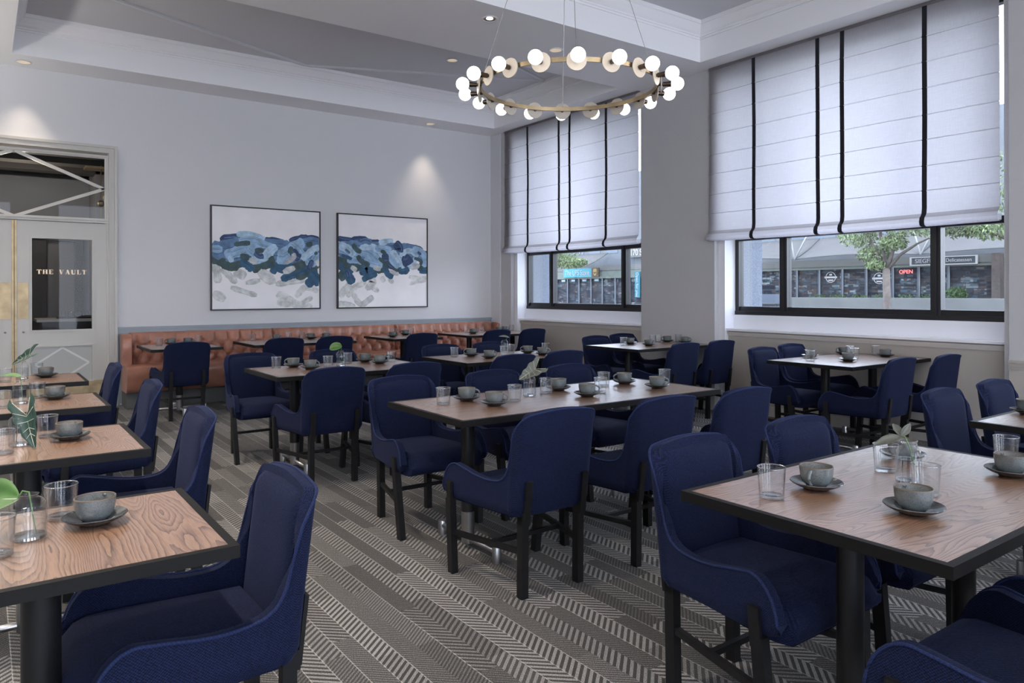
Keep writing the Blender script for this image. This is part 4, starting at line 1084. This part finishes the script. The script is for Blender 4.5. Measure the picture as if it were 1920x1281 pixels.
leaf('T1', 'oval', .16, .12, (-.025, .100, .0), (-.17, .085, .02), M['leafg'], M['stemg'], 'broad glossy green leaf cut by the left frame edge, nearest left table', (.015, -.015), .75)
leaf('T2', 'arrow', .14, .115, (.035, .125, -.01), (.075, .015, -.03), M['leafd'], M['stemb'], 'dark arrow-shaped leaf with pale veins drooping over the second left table', (-.01, 0), 1.3)
leaf('T3', 'oval', .135, .055, (-.0, .150, .0), (-.14, .155, .02), M['leafg'], M['stemg'], 'flat oval green leaf at the left frame edge, third left table', (.01, 0), .25, False)
leaf('T4', 'arrow', .15, .11, (.055, .175, .0), (-.075, .105, .0), M['leafd'], M['stemb'], 'arrow-shaped leaf with pale veins on the farthest left table', (0, 0), .9)
leaf('T5', 'arrow', .115, .115, (.035, .160, -.01), (-.05, .108, -.03), M['leafp'], M['stemb'], 'pale grey veined leaf leaning out of the vase on the long centre table', (.015, -.01), 1.1)
leaf('T6', 'round', .105, .085, (.01, .165, 0), (-.09, .150, 0), M['leafg'], M['stemg'], 'round green leaf on a tall stem at the round-leaf table', (.02, 0), .85, False)
leaf('T7', 'oval', .11, .06, (.05, .150, 0), (-.06, .165, 0), M['leafp'], M['stemg'], 'small flat pale leaf above the vase behind the long centre table', (0, 0), .3, False)
leaf('T10', 'oval', .095, .04, (-.02, .150, 0), (-.108, .122, .0), M['leafp'], M['stemg'], 'three-lobed grey-green leaf arching from the vase on the front right table', (.02, -.02), .55, False)
# the two ear lobes of the last leaf
lt = [o for o in bpy.data.objects if o.name.startswith('cut_leaf')][-1]
for (tp, wd) in (((.004, .185, .0), .028), ((-.03, .180, .03), .03)):
    a = R0*-.022 + U0*.150; b_ = R0*tp[0]+U0*tp[1]+Fv*tp[2]; d = (b_-a); Ln = d.length*1.15; d.normalize()
    nrm = (Vector((0, 0, 1))*.3 - Fv); nrm = (nrm-d*nrm.dot(d)).normalized(); s = nrm.cross(d)
    mt = Matrix((d, s, nrm)).transposed().to_4x4(); mt.translation = a
    bm = leaf_mesh('oval', Ln, wd); bmesh.ops.transform(bm, matrix=mt, verts=bm.verts); obj('leaf_blade', bm, M['leafp'], lt, True)

# ------------------------------------------------------------------ blinds
def blind(name, ya, yb, zseams, tapes, label, zbot):
    """ya far y, yb near y"""
    t = thing(name, label, 'window blind', (0, 0, 0), 0, 'roman blinds')
    prof = [(0.0, ZS-.004)]
    for z in zseams: prof += [(.0, z+.007), (-.009, z+.003), (-.009, z-.001), (0, z-.005)]
    zl = zbot
    prof += [(.0, zl+.16), (-.008, zl+.115), (-.022, zl+.095), (-.045, zl+.075), (-.056, zl+.04), (-.05, zl+.012), (-.03, zl), (.0, zl-.004), (.03, zl+.01), (.03, zl+.06)]
    bm = bmesh.new(); ny = 40; g = []; rr = random.Random(3)
    for j, (dx, z) in enumerate(prof):
        row = []
        for i in range(ny+1):
            u = i/ny; y = ya+(yb-ya)*u; wob = .004*math.sin(u*9+z*2)+.003*math.sin(u*23+z*5)
            z2 = z + (.012*math.sin(u*PI)*-1 if z < zl+.2 else 0)
            row.append(bm.verts.new((XW-.018+dx+wob, y, z2)))
        g.append(row)
    for a, b_ in zip(g, g[1:]):
        for i in range(ny): bm.faces.new((a[i], a[i+1], b_[i+1], b_[i]))
    me = bpy.data.meshes.new('shade_fabric'); bm.to_mesh(me); bm.free(); me.materials.append(M['blind'])
    for p in me.polygons: p.use_smooth = True
    me.set_sharp_from_angle(angle=math.radians(18))
    o = bpy.data.objects.new('shade_fabric', me); C.objects.link(o); o.parent = t
    for yt in tapes:
        bm = bmesh.new(); w = .021; L_ = []
        for (dx, z) in prof[:-1]:
            u = (yt-ya)/(yb-ya); wob = .004*math.sin(u*9+z*2)+.003*math.sin(u*23+z*5); z2 = z + (.012*math.sin(u*PI)*-1 if z < zl+.2 else 0)
            L_.append([bm.verts.new((XW-.018+dx+wob-e, yt+s*w, z2)) for e in (.002, .005) for s in (-1, 1)])
        for a, b_ in zip(L_, L_[1:]):
            bm.faces.new((a[0], b_[0], b_[2], a[2])); bm.faces.new((a[1], a[3], b_[3], b_[1])); bm.faces.new((a[2], b_[2], b_[3], a[3])); bm.faces.new((a[0], a[1], b_[1], b_[0]))
        obj('tape', bm, M['tape'], t)
    bm = bmesh.new()
    box(bm, XW-.03, XW+.01, min(ya, yb), max(ya, yb), ZS-.03, ZS-.001); obj('headrail', bm, M['blind'], t)
    return t
zs_ = [3.648, 3.419, 3.184, 2.943, 2.721, 2.486, 2.264]
blind('roman_blind', 5.517, 2.53, zs_, (4.912, 4.156, 3.897, 3.125), 'wide white roman blind with four black tapes on the right window', 1.955)
blind('roman_blind', 9.61, 6.64, [z for z in zs_], (8.997, 8.237, 7.998, 7.246), 'white roman blind with four black tapes on the left window', 1.985)
blind('roman_blind', 1.7, -1.3, zs_, (1.1, .34, .08, -.7), 'white roman blind on the window beyond the right frame edge', 1.955)

# ------------------------------------------------------------------ chandelier
CX, CY, CZ, CR = 2.985, 3.505, 2.655, .555
t = thing('chandelier', 'round brass ring chandelier with eighteen glowing globe bulbs', 'chandelier', (CX, CY, CZ))
bm = bmesh.new(); n = 96; rg = []
for (r, z) in ((CR-.006, -.013), (CR+.002, -.013), (CR+.002, .013), (CR-.006, .013)):
    rg.append([bm.verts.new((r*math.cos(2*PI*k/n), r*math.sin(2*PI*k/n), z)) for k in range(n)])
for a, b_ in zip(rg, rg[1:]+rg[:1]):
    for k in range(n): bm.faces.new((a[k], a[(k+1) % n], b_[(k+1) % n], b_[k]))
autosmooth(obj('ring', bm, M['brass'], t))
a0 = math.atan2(-Fv.y, -Fv.x)
def rotz(bm, a): bmesh.ops.rotate(bm, verts=bm.verts, matrix=Matrix.Rotation(a, 3, 'Z'))
pd = pb = ps = None
for i in range(18):
    a = a0+i*2*PI/18
    if i == 0:
        bm = bmesh.new(); lathe(bm, [(0, 0), (.056, 0), (.057, .002), (.056, .006), (0, .006)], 32)
        bmesh.ops.rotate(bm, verts=bm.verts, matrix=Matrix.Rotation(PI/2, 3, 'Y')); bmesh.ops.translate(bm, verts=bm.verts, vec=(CR+.012, 0, -.012))
        pd = autosmooth(obj('disc', bm, M['disc'], t))
        bm = bmesh.new(); lathe(bm, [(0, 0), (.009, 0), (.009, .03), (.0145, .03), (.0145, .055), (.016, .058), (.016, .08), (0, .08)], 16)
        bmesh.ops.rotate(bm, verts=bm.verts, matrix=Matrix.Rotation(PI/2, 3, 'Y')); bmesh.ops.translate(bm, verts=bm.verts, vec=(CR-.004, 0, -.012))
        ps = autosmooth(obj('socket', bm, M['brassd'], pd))
        bm = bmesh.new(); sphere(bm, (CR+.112, 0, -.012), .0405, 24, 14); pb = obj('bulb', bm, M['bulb'], t, True)
        for o_ in (pd, pb): o_.rotation_euler = (0, 0, a)
    else:
        d_ = pd.copy(); C.objects.link(d_); d_.rotation_euler = (0, 0, a)
        s_ = ps.copy(); C.objects.link(s_); s_.parent = d_
        b2 = pb.copy(); C.objects.link(b2); b2.rotation_euler = (0, 0, a)
ZA = ZT-CZ
bm = bmesh.new(); lathe(bm, [(0, ZA-.03), (.06, ZA-.03), (.065, ZA-.02), (.065, ZA), (0, ZA)], 24); autosmooth(obj('ceiling_rose', bm, M['brass'], t))
for ang in (a0, a0+PI, a0+PI/2, a0-PI/2):
    bm = bmesh.new(); tube(bm, [(CR*math.cos(ang), CR*math.sin(ang), .012), (.02*math.cos(ang), .02*math.sin(ang), ZA-.028)], .0016 if abs(ang-a0-PI) > .1 else .003, 6)
    obj('hanging_wire', bm, M['wire'], t)

# ------------------------------------------------------------------ downlights
DL = [(.384, 9.80, ZS, 'l', 'recessed downlight above the door, beside the back wall'), (5.569, 9.80, ZS, 'l', 'recessed downlight near the left window, beside the back wall'),
      (3.883, 5.70, ZS, 'b', 'recessed downlight with visible bright bulb on the ceiling beam'), (4.958, 6.03, ZS, 'l', 'recessed downlight on the beam above the chandelier'),
      (4.93, 8.10, ZT, 'l', 'recessed downlight in the far tray ceiling beside the chandelier')]
for (x, y, z, kd, lab) in DL:
    t = thing('recessed_downlight', lab, 'downlight', (x, y, z), 0, 'recessed ceiling downlights')
    bm = bmesh.new(); lathe(bm, [(.058, -.001), (.075, -.001), (.077, -.005), (.073, -.009), (.060, -.007), (.058, -.001)], 28); autosmooth(obj('trim_ring', bm, M['dltrim'], t))
    bm = bmesh.new(); lathe(bm, [(.059, -.0065), (.050, -.002), (0, -.002)], 28); autosmooth(obj('lens', bm, M['dllens'] if kd == 'l' else M['dldark'], t))
    if kd == 'b':
        bm = bmesh.new(); lathe(bm, [(0, -.012), (.016, -.010), (.03, -.004), (.032, -.002)], 20); obj('bulb', bm, M['dlbulb'], t, True)
def spot(x, y, z, e, ang, blend=.8, col=(1, .86, .68), tilt=None, size=.03):
    l = bpy.data.lights.new('spot', 'SPOT'); l.energy = e; l.spot_size = math.radians(ang); l.spot_blend = blend; l.color = col; l.shadow_soft_size = size
    o = bpy.data.objects.new('spot_light', l); C.objects.link(o); o.location = (x, y, z)
    o.rotation_euler = tilt or (0, 0, 0)


# ------------------------------------------------------------------ outside
M['pave'] = pm('plaza_paving', (.085, .080, .074), .85, var=.12, vscale=2)
M['fasc'] = pm('fascia_panel', (0.096, 0.100, 0.096), .6); M['fascg'] = pm('fascia_green', (0.088, 0.110, 0.097), .5)
M['facade'] = pm('upper_facade', (0.096, 0.108, 0.120), .6, var=.1, vscale=.5); M['facwin'] = pm('upper_windows', (0.070, 0.097, 0.132), .25)
M['tent'] = pm('tent_fabric', (0.068, 0.068, 0.066), .8, var=.08, vscale=.6); M['mast'] = pm('white_mast', (0.240, 0.248, 0.256), .4)
M['post'] = pm('store_post', (0.040, 0.053, 0.079), .4); M['postl'] = pm('store_post_pale', (0.154, 0.176, 0.202), .4)
M['plant'] = pm('planter_concrete', (0.080, 0.084, 0.084), .8, var=.12, vscale=.6)
M['cyan'] = pm('sign_cyan', (0.022, 0.229, 0.299), .5); M['wht'] = pm('sign_white', (0.352, 0.361, 0.370), .5); M['brn'] = pm('sign_brown', (0.058, 0.033, 0.022), .5); M['yel'] = pm('sign_gold', (0.273, 0.190, 0.044), .5)
M['teal'] = pm('banner_teal', (0.009, 0.114, 0.158), .5); M['neon'] = pm('neon_red', (0.352, 0.044, 0.044), .5, emit=(1, .12, .12), es=2.0)
M['bark'] = pm('tree_bark', (0.088, 0.075, 0.066), .9, var=.3, vscale=9, bump=.5, bscale=20)
M['foli'] = pm('foliage', (0.120, 0.160, 0.072), .7, var=.5, vscale=1.5); M['bush'] = pm('bush_green', (0.044, 0.084, 0.026), .8, var=.3, vscale=4)
M['brick'] = pm('brick_pier', (0.106, 0.088, 0.082), .85, var=.2, vscale=6)
M['sgrey'] = pm('sign_greyblue', (0.028, 0.040, 0.052), .5)
def storeglass():
    m, nt, N, L, b = newmat('store_glass')
    tc = N.new('ShaderNodeTexCoord')
    def cells(sc, s):
        mp = N.new('ShaderNodeMapping'); mp.inputs['Scale'].default_value = sc; L.new(tc.outputs['Object'], mp.inputs['Vector'])
        v = N.new('ShaderNodeTexBrick'); v.inputs['Scale'].default_value = s; v.inputs['Mortar Size'].default_value = .012; v.offset = .37; v.squash = 1.0
        v.inputs['Color1'].default_value = (0, 0, 0, 1); v.inputs['Color2'].default_value = (1, 1, 1, 1); v.inputs['Mortar'].default_value = (.2, .2, .2, 1)
        cb = N.new('ShaderNodeCombineXYZ'); sp = N.new('ShaderNodeSeparateXYZ'); L.new(mp.outputs[0], sp.inputs[0]); L.new(sp.outputs['Y'], cb.inputs[0]); L.new(sp.outputs['Z'], cb.inputs[1]); L.new(cb.outputs[0], v.inputs['Vector'])
        return v.outputs['Color']
    n = N.new('ShaderNodeTexNoise'); n.inputs['Scale'].default_value = 1.1; n.inputs['Detail'].default_value = 6; L.new(tc.outputs['Object'], n.inputs['Vector'])
    v = math_node(N, L, 'ADD', math_node(N, L, 'MULTIPLY', cells((1, 1, 1), .55), .5), math_node(N, L, 'MULTIPLY', cells((1, 1.3, 2.0), .8), .40))
    v = math_node(N, L, 'ADD', v, math_node(N, L, 'MULTIPLY', n.outputs['Fac'], .25))
    r = N.new('ShaderNodeValToRGB'); cr = r.color_ramp; cr.interpolation = 'CONSTANT'
    cr.elements[0].position = .0; cr.elements[0].color = (.012, .016, .026, 1); cr.elements[1].position = .42; cr.elements[1].color = (.030, .036, .048, 1)
    for p, c in ((.52, (.055, .045, .045)), (.60, (.045, .075, .10)), (.68, (.025, .03, .04)), (.76, (.12, .14, .155)), (.84, (.07, .04, .03)), (.90, (.17, .20, .21))):
        e = cr.elements.new(p); e.color = (*c, 1)
    L.new(v, r.inputs['Fac']); L.new(r.outputs[0], b.inputs['Base Color'])
    b.inputs['Roughness'].default_value = .6; b.inputs['Specular IOR Level'].default_value = .15
    return m
M['sglass'] = storeglass()
XF = 60
o = obj('ground', bbox(7.5, 130, -40, 150, -.42, -.30), M['pave']); o['kind'] = 'structure'
t = thing('shop_building', 'long grey shop building with glass storefronts across the street', 'building', (XF, 45, -.3))
def rel(bm): bmesh.ops.translate(bm, verts=bm.verts, vec=(-XF, -45, .3)); return bm
bm = bmesh.new(); box(bm, XF+.3, XF+14, -5, 100, 4.1, 15); obj('upper_wall', rel(bm), M['facade'], t)
bm = bmesh.new()
for k in range(35):
    for z in (5.9, 9.0, 12): box(bm, XF+.26, XF+.32, -4+k*3, -2+k*3, z, z+1.5)
obj('upper_window', rel(bm), M['facwin'], t)
bm = bmesh.new(); box(bm, XF, XF+14, -5, 57.5, 3.50, 4.08); box(bm, XF, XF+14, 57.5, 100, 3.9, 4.5); obj('fascia', rel(bm), M['fasc'], t)
bm = bmesh.new(); box(bm, XF+.05, XF+14, -5, 57.5, 3.25, 3.50); box(bm, XF+.05, XF+14, 57.5, 100, 2.95, 3.9); obj('green_strip', rel(bm), M['fascg'], t)
bm = bmesh.new(); box(bm, XF+.3, XF+.4, -5, 100, -.3, 3.5); sg = obj('shop_glass', rel(bm), M['sglass'], t)
for y in (10, 13, 16, 19, 22.7, 25.8, 28, 30.04, 32.24, 34.35, 36.5, 38.7, 40.4, 43, 46, 49, 52, 55, 57.7, 59.9, 62.3, 64.5, 66.5, 68.7, 70.9, 73.1, 76, 79):
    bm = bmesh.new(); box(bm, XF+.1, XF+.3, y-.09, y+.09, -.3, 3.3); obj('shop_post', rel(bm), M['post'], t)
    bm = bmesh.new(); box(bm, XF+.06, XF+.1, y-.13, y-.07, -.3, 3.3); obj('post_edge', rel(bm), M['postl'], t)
bm = bmesh.new(); box(bm, XF-.6, XF+.3, 22.0, 22.55, -.3, 4.1); obj('brick_column', rel(bm), M['brick'], t)
# fabric canopies with masts
def tent(y0, y1, zlo, zpk, lab, n=1):
    t = thing('fabric_canopy', lab, 'canopy', (XF-4, (y0+y1)/2, -.3), 0, 'grey tensile canopies in front of the shops')
    ym = (y0+y1)/2; bm = bmesh.new(); g = []; N_ = 14
    for j in range(7):
        v = j/6; row = []
        for i in range(N_+1):
            u = i/N_; y = y0+(y1-y0)*u; c = 4*u*(1-u)
            z = zlo + (zpk-zlo)*(v**1.3) - .35*(1-v)*c*-1*.6 - (1-v)*.0
            row.append(bm.verts.new((4*v-2, y-ym, z+.3)))
        g.append(row)
    for a, b_ in zip(g, g[1:]):
        for i in range(N_): bm.faces.new((a[i], a[i+1], b_[i+1], b_[i]))
    ob = obj('canopy_fabric', bm, M['tent'], t, True)
    md = ob.modifiers.new('s', 'SOLIDIFY'); md.thickness = .06
    for s in (-1, 1):
        bm = bmesh.new(); tube(bm, [(-2.2, (y1-y0)/2-.1, zlo+.25), (-1.2, (y1-y0)/2-.1-(1.4 if s < 0 else -1.4), zpk+1.9)], .07, 8); obj('mast', bm, M['mast'], t, True)
    return t
for i, (y0, y1, lab) in enumerate(((13.5, 25.0, 'grey fabric canopy at the right edge of the right window view'), (25.2, 34.9, 'grey fabric canopy behind the street tree in the right window'), (35.1, 43.5, 'grey fabric canopy at the left of the right window view'))):
    tent(y0, y1, 4.0, 5.9, lab)
tent(61.2, 69.5, 4.1, 5.8, 'grey fabric canopy above the cyan shop sign in the left window')
# concrete planter wall and its plants
tag(obj('planter_wall', bbox(XF-6, XF-5.4, 12, 41.5, -.3, .86, bev=.03), M['plant']), 'long low concrete planter wall outside the right window', 'planter')
o = obj('street_terrace', bbox(XF-5.3, XF-2.5, 8, 42, -.3, .72), M['plant']); o['kind'] = 'structure'
rr = random.Random(11)
def clump(bm, c, rx, ry, rz, n, s, rnd):
    for _ in range(n):
        while True:
            p = Vector((rnd.uniform(-1, 1), rnd.uniform(-1, 1), rnd.uniform(-1, 1)))
            if p.length < 1: break
        p = Vector((c[0]+p.x*rx, c[1]+p.y*ry, c[2]+p.z*rz)); e = Euler((rnd.uniform(0, 6), rnd.uniform(0, 6), rnd.uniform(0, 6))).to_matrix(); w = s*rnd.uniform(.6, 1.2)
        q = [p+e@Vector(v) for v in ((-w, 0, 0), (0, -w*.4, 0), (w, 0, .1*w), (0, w*.4, 0))]
        bm.faces.new([bm.verts.new(v) for v in q])
bm = bmesh.new(); clump(bm, (0, 0, .45), .5, .75, .5, 500, .12, rr)
tag(obj('bush', bm, M['bush'], loc=(XF-4, 22.9+.6, .72)), 'round green bush by the brick column outside the right window', 'bush')
for i in range(6):
    bm = bmesh.new(); clump(bm, (0, 0, .18), .3, .8, .22, 140, .09, rr)
    tag(obj('low_plant', bm, M['bush'], loc=(XF-4.2, 25.2+i*1.75, .72)), 'low green planting in the planter, %s from the round bush' % ('first', 'second', 'third', 'fourth', 'fifth', 'sixth')[i], 'plant', 'low plants behind the planter wall')
# signs
def text(s, size, mat, loc, parent, rot=(PI/2, 0, -PI/2), sx=1.0, ext=.01):
    cu = bpy.data.curves.new('lettering', 'FONT'); cu.body = s; cu.size = size; cu.extrude = ext; cu.align_x = 'CENTER'; cu.align_y = 'CENTER'
    o = bpy.data.objects.new('lettering', cu); C.objects.link(o)
    dg = bpy.context.evaluated_depsgraph_get(); dg.update()
    me = bpy.data.meshes.new_from_object(o.evaluated_get(dg)); bpy.data.objects.remove(o)
    me.materials.clear(); me.materials.append(mat)
    o = bpy.data.objects.new('lettering', me); C.objects.link(o); o.parent = parent; o.location = loc; o.rotation_euler = rot; o.scale = (sx, 1, 1)
    return o
def sign(name, yc, zc, w, h, mat, label, x=XF-.2):
    t = thing(name, label, 'sign', (x, yc, zc))
    obj('sign_board', bbox(0, .12, -w/2, w/2, -h/2, h/2), mat, t); return t
t = sign('shop_sign', 68.66, 3.68, 5.25, 1.08, M['cyan'], 'cyan shop sign with white lettering seen in the left window'); text('The UPS Store', .92, M['wht'], (-.02, 0, -.02), t, sx=.82)
t = sign('shield_sign', 65.4, 3.68, 1.25, 1.08, M['brn'], 'brown square sign with a gold shield beside the cyan sign')
bm = bmesh.new(); pts = [(-.3, .38), (-.15, .44), (.15, .44), (.3, .38), (.3, -.1), (.18, -.3), (0, -.44), (-.18, -.3), (-.3, -.1)]
a = [bm.verts.new((-.02, y, z)) for y, z in pts]; b_ = [bm.verts.new((0, y, z)) for y, z in pts]; bm.faces.new(a); bm.faces.new(b_[::-1])
for k in range(len(pts)): k2 = (k+1) % len(pts); bm.faces.new((a[k], a[k2], b_[k2], b_[k]))
obj('shield', bm, M['yel'], t); text('ups', .34, M['brn'], (-.03, 0, 0), t)
for i, y in enumerate((71.7, 69.8, 67.7, 65.5)):
    t = sign('window_sticker', y, 2.75, .8, .34, M['teal'], 'small blue sticker on the shop glass, %s from the left below the cyan sign' % ('first', 'second', 'third', 'fourth')[i], XF+.14); t['group'] = 'blue stickers on the shop glass'
    obj('sticker_border', bbox(-.02, 0, -.34, .34, -.08, .08), M['wht'], t)
t = sign('street_number', 58.2, 5.75, 3.4, 1.0, M['fasc'], 'pale fascia with white street number at the edge of the left window'); text('170 S', 1.0, M['wht'], (-.03, .35, 0), t, sx=.85)
t = sign('banner', 58.4, 2.15, .75, 2.9, M['teal'], 'vertical teal banner at the edge of the left window'); text('Open for you', .5, M['wht'], (-.03, 0, 0), t, rot=(PI/2, PI/2, -PI/2))
t = sign('deli_sign', 26.06, 3.70, 4.7, .52, M['sgrey'], 'long grey-blue delicatessen sign with pale border in the right window')
bm = bmesh.new()
for a in ((-2.45, 2.45, .26, .34), (-2.45, 2.45, -.34, -.26), (-2.45, -2.3, -.26, .26), (2.3, 2.45, -.26, .26)): box(bm, -.03, .1, a[0], a[1], a[2], a[3])
obj('sign_border', bm, M['wht'], t); text('SIEGFR', .46, M['wht'], (-.03, 1.35, 0), t, sx=1.0); text('Delicatessen', .40, M['wht'], (-.03, -1.15, 0), t, sx=.9)
t = thing('open_sign', 'small red glowing OPEN sign in the shop window', 'sign', (XF+.2, 29.0, 2.9)); text('OPEN', .42, M['neon'], (0, 0, 0), t)
for y, z, lab in ((35.45, 2.58, 'round white logo on the shop glass, left of the street tree'), (31.18, 2.42, 'round white logo on the shop glass, just left of the tree trunk')):
    t = thing('round_logo', lab, 'sign', (XF+.2, y, z), 0, 'round logos on the shop glass')
    bm = bmesh.new(); n = 40; rg = []
    for r, x in ((.42, 0), (.47, 0), (.47, .02), (.42, .02)): rg.append([bm.verts.new((x, r*math.cos(2*PI*k/n), r*math.sin(2*PI*k/n))) for k in range(n)])
    for a, b_ in zip(rg, rg[1:]+rg[:1]):
        for k in range(n): bm.faces.new((a[k], a[(k+1) % n], b_[(k+1) % n], b_[k]))
    obj('logo_ring', bm, M['wht'], t); obj('logo_band', bbox(0, .02, -.58, .58, -.09, .07), M['wht'], t)
    obj('logo_mark', bbox(0, .02, -.12, .12, .15, .3), M['wht'], t); obj('logo_base', bbox(0, .02, -.22, .22, -.32, -.2), M['wht'], t)
# street trees
def tree(name, loc, label, trunk_r, h0, branches, clumps, n, seed):
    rnd = random.Random(seed); t = thing(name, label, 'tree', loc, 0, 'street trees outside the windows')
    bm = bmesh.new(); tube(bm, [(0, 0, 0), (.02, 0, h0*.5), (0, .02, h0)], trunk_r, 12, radii=[trunk_r*1.1, trunk_r*.95, trunk_r*.9]); obj('trunk', bm, M['bark'], t, True)
    for br in branches:
        bm = bmesh.new(); tube(bm, br, .05, 7, radii=[trunk_r*.55*(1-.75*i/(len(br)-1)) for i in range(len(br))]); obj('branch', bm, M['bark'], t, True)
    bm = bmesh.new()
    for (c, rx, ry, rz) in clumps: clump(bm, c, rx, ry, rz, int(n*1.15), .06, rnd)
    obj('foliage', bm, M['foli'], t)
tree('street_tree', (22, 11.16, -.3), 'street tree with grey trunk and airy green leaves in the right window', .115, 2.35,
     [[(0, .02, 2.2), (0, .35, 2.9), (.1, .75, 3.6), (0, 1.1, 4.3)], [(0, 0, 2.25), (0, .15, 3.0), (0, .25, 3.9), (0, .1, 4.8)], [(0, 0, 2.3), (.1, -.35, 2.75), (0, -.9, 3.05), (0, -1.6, 3.35)], [(0, 0, 2.3), (0, -.2, 2.9), (0, -.5, 3.5), (0, -.9, 4.2)]],
     [((0, .9, 3.35), .7, .55, .35), ((.2, .5, 2.8), .5, .5, .28), ((0, .1, 3.8), .8, .9, .5), ((0, -.6, 3.6), .8, .6, .35), ((0, -1.3, 3.55), .8, .6, .35), ((0, 1.2, 4.1), .9, .9, .5), ((0, -.9, 4.3), 1, 1.2, .5), ((0, .3, 2.45), .3, .35, .15), ((0, 0, 5.0), 1.2, 1.6, .7), ((0, -.2, 3.1), .5, .4, .25)], 620, 1)
tree('street_tree', (20, 6.4, -.3), 'street tree whose crown fills the right pane of the right window', .12, 2.4,
     [[(0, 0, 2.3), (0, .8, 2.9), (0, 1.6, 3.3), (0, 2.3, 3.6)], [(0, 0, 2.3), (0, .4, 3.2), (0, .8, 4.2)]],
     [((0, 1.2, 3.2), .7, .6, .3), ((0, 1.9, 3.3), .7, .6, .32), ((0, 1.5, 3.7), .9, 1.1, .4), ((0, 2.4, 3.6), .6, .5, .25), ((0, 1, 4.4), 1.2, 1.6, .6), ((0, 0, 4), 1, 1, .8)], 700, 2)
tree('street_tree', (22, 27.2, -.3), 'street tree whose leaves show at the upper left of the left window', .11, 2.3,
     [[(0, 0, 2.2), (0, -.6, 2.9), (0, -1.4, 3.1), (0, -2.1, 3.1)], [(0, 0, 2.2), (0, -.2, 3.2), (0, -.6, 4.2)]],
     [((0, -.9, 3.1), .6, .6, .35), ((0, -1.6, 3.0), .6, .6, .30), ((0, -2.0, 3.0), .5, .45, .2), ((0, -1.2, 3.6), .8, 1, .35), ((0, -.3, 3.3), .7, .6, .5), ((0, -.5, 4.2), 1.2, 1.6, .6)], 620, 3)
# granite columns just outside each window
for (y0, y1, lab) in ((5.36, 6.60, 'speckled granite column outside the left pane of the right window'), (9.38, 10.6, 'speckled granite column outside the left pane of the left window')):
    t = thing('granite_column', lab, 'column', (7.4, y0, -.3), 0, 'granite columns outside')
    obj('granite_slab', bbox(-.19, .02, 0, y1-y0, 0, 6), M['granite'], t); obj('granite_slab', bbox(.021, .22, .006, y1-y0, 0, 6), M['granite2'], t)
# table visible on the terrace at far left of the right window
t = thing('outdoor_table', 'pale outdoor table and dark screen on the plaza outside the right window', 'table', (48, 33.6, -.3))
obj('table_top', bbox(-.5, .5, -1.2, 1.2, .72, .78), M['tent'], t)
for y in (-1, 1): obj('leg', bbox(-.05, .05, y-.05, y+.05, 0, .72), M['post'], t)
obj('screen', bbox(.6, .7, -1.0, .7, .5, 1.45), M['post'], t)


# ------------------------------------------------------------------ lights, sky, view
for (x, y, z, kd, lab) in DL:
    spot(x, y-(.03 if y > 9 else 0), z-.02, {'l': 28, 'b': 40}[kd] if z < 4 else 26, 66 if y > 9 else 80, 1.0, (1, .84, .66) if y > 9 else (1, .9, .78))
for (x, y, e) in ((-.3, 2.7, 190), (-.2, 4.9, 160), (0, 6.9, 110), (-1.9, 3.0, 80), (-1.9, 6.0, 80)): spot(x, y, ZS-.03, e, 100, .8, (1, .86, .70), size=.05)
l = bpy.data.lights.new('back_room_lamp', 'POINT'); l.energy = 14; l.color = (1, .85, .68); l.shadow_soft_size = .1
o = bpy.data.objects.new('back_room_lamp', l); C.objects.link(o); o.location = (.4, 11.6, 2.6)
# daylight
w = bpy.data.worlds.new('sky'); bpy.context.scene.world = w; w.use_nodes = True
nt = w.node_tree; N = nt.nodes; L = nt.links; bg = N['Background']
tc = N.new('ShaderNodeTexCoord'); sx = N.new('ShaderNodeSeparateXYZ'); L.new(tc.outputs['Generated'], sx.inputs[0])
r = N.new('ShaderNodeValToRGB'); cr = r.color_ramp
cr.elements[0].position = .0; cr.elements[0].color = (.80, .86, .98, 1); cr.elements[1].position = .8; cr.elements[1].color = (.64, .71, .94, 1)
L.new(sx.outputs['Z'], r.inputs['Fac']); L.new(r.outputs[0], bg.inputs['Color']); bg.inputs['Strength'].default_value = 4.2
sl = bpy.data.lights.new('sun', 'SUN'); sl.energy = 1.8; sl.angle = .02; sl.color = (1, .95, .87)
so = bpy.data.objects.new('sun', sl); C.objects.link(so)
so.rotation_euler = Vector((.42, .28, -.86)).to_track_quat('-Z', 'Y').to_euler()
sc = bpy.context.scene
sc.view_settings.view_transform = 'Standard'; sc.view_settings.look = 'None'; sc.view_settings.gamma = 1; sc.view_settings.use_curve_mapping = False
sc.view_settings.exposure = 1.0
sc.cycles.max_bounces = 9; sc.cycles.transparent_max_bounces = 24; sc.cycles.diffuse_bounces = 5
sc.cycles.caustics_refractive = False; sc.cycles.caustics_reflective = False
sc.cycles.sample_clamp_indirect = 6
sc.cycles.use_denoising = True

for (cx_, cy_, lab) in ((2.985, -2.0, 'added unseen ring chandelier behind the camera, lighting the ceiling'), (-2.4, 3.4, 'added unseen ring chandelier at far left, lighting the ceiling')):  # copies added out of view for more light on the ceiling
    c = copy_tree(bpy.data.objects['chandelier']); c.location = (cx_, cy_, CZ); c['label'] = lab

for (x, y, e) in ((-2.2, .5, 200), (-2.4, 5.5, 200), (-2.2, 8.6, 170), (.8, -2.2, 190), (4.8, -1.6, 230), (2.2, -3.6, 120)):      # added unseen lights without fixtures, aimed up to brighten the ceiling
    spot(x, y, 2.0, e, 150, 1.0, (1, .95, .88), tilt=(PI, 0, 0), size=.15)
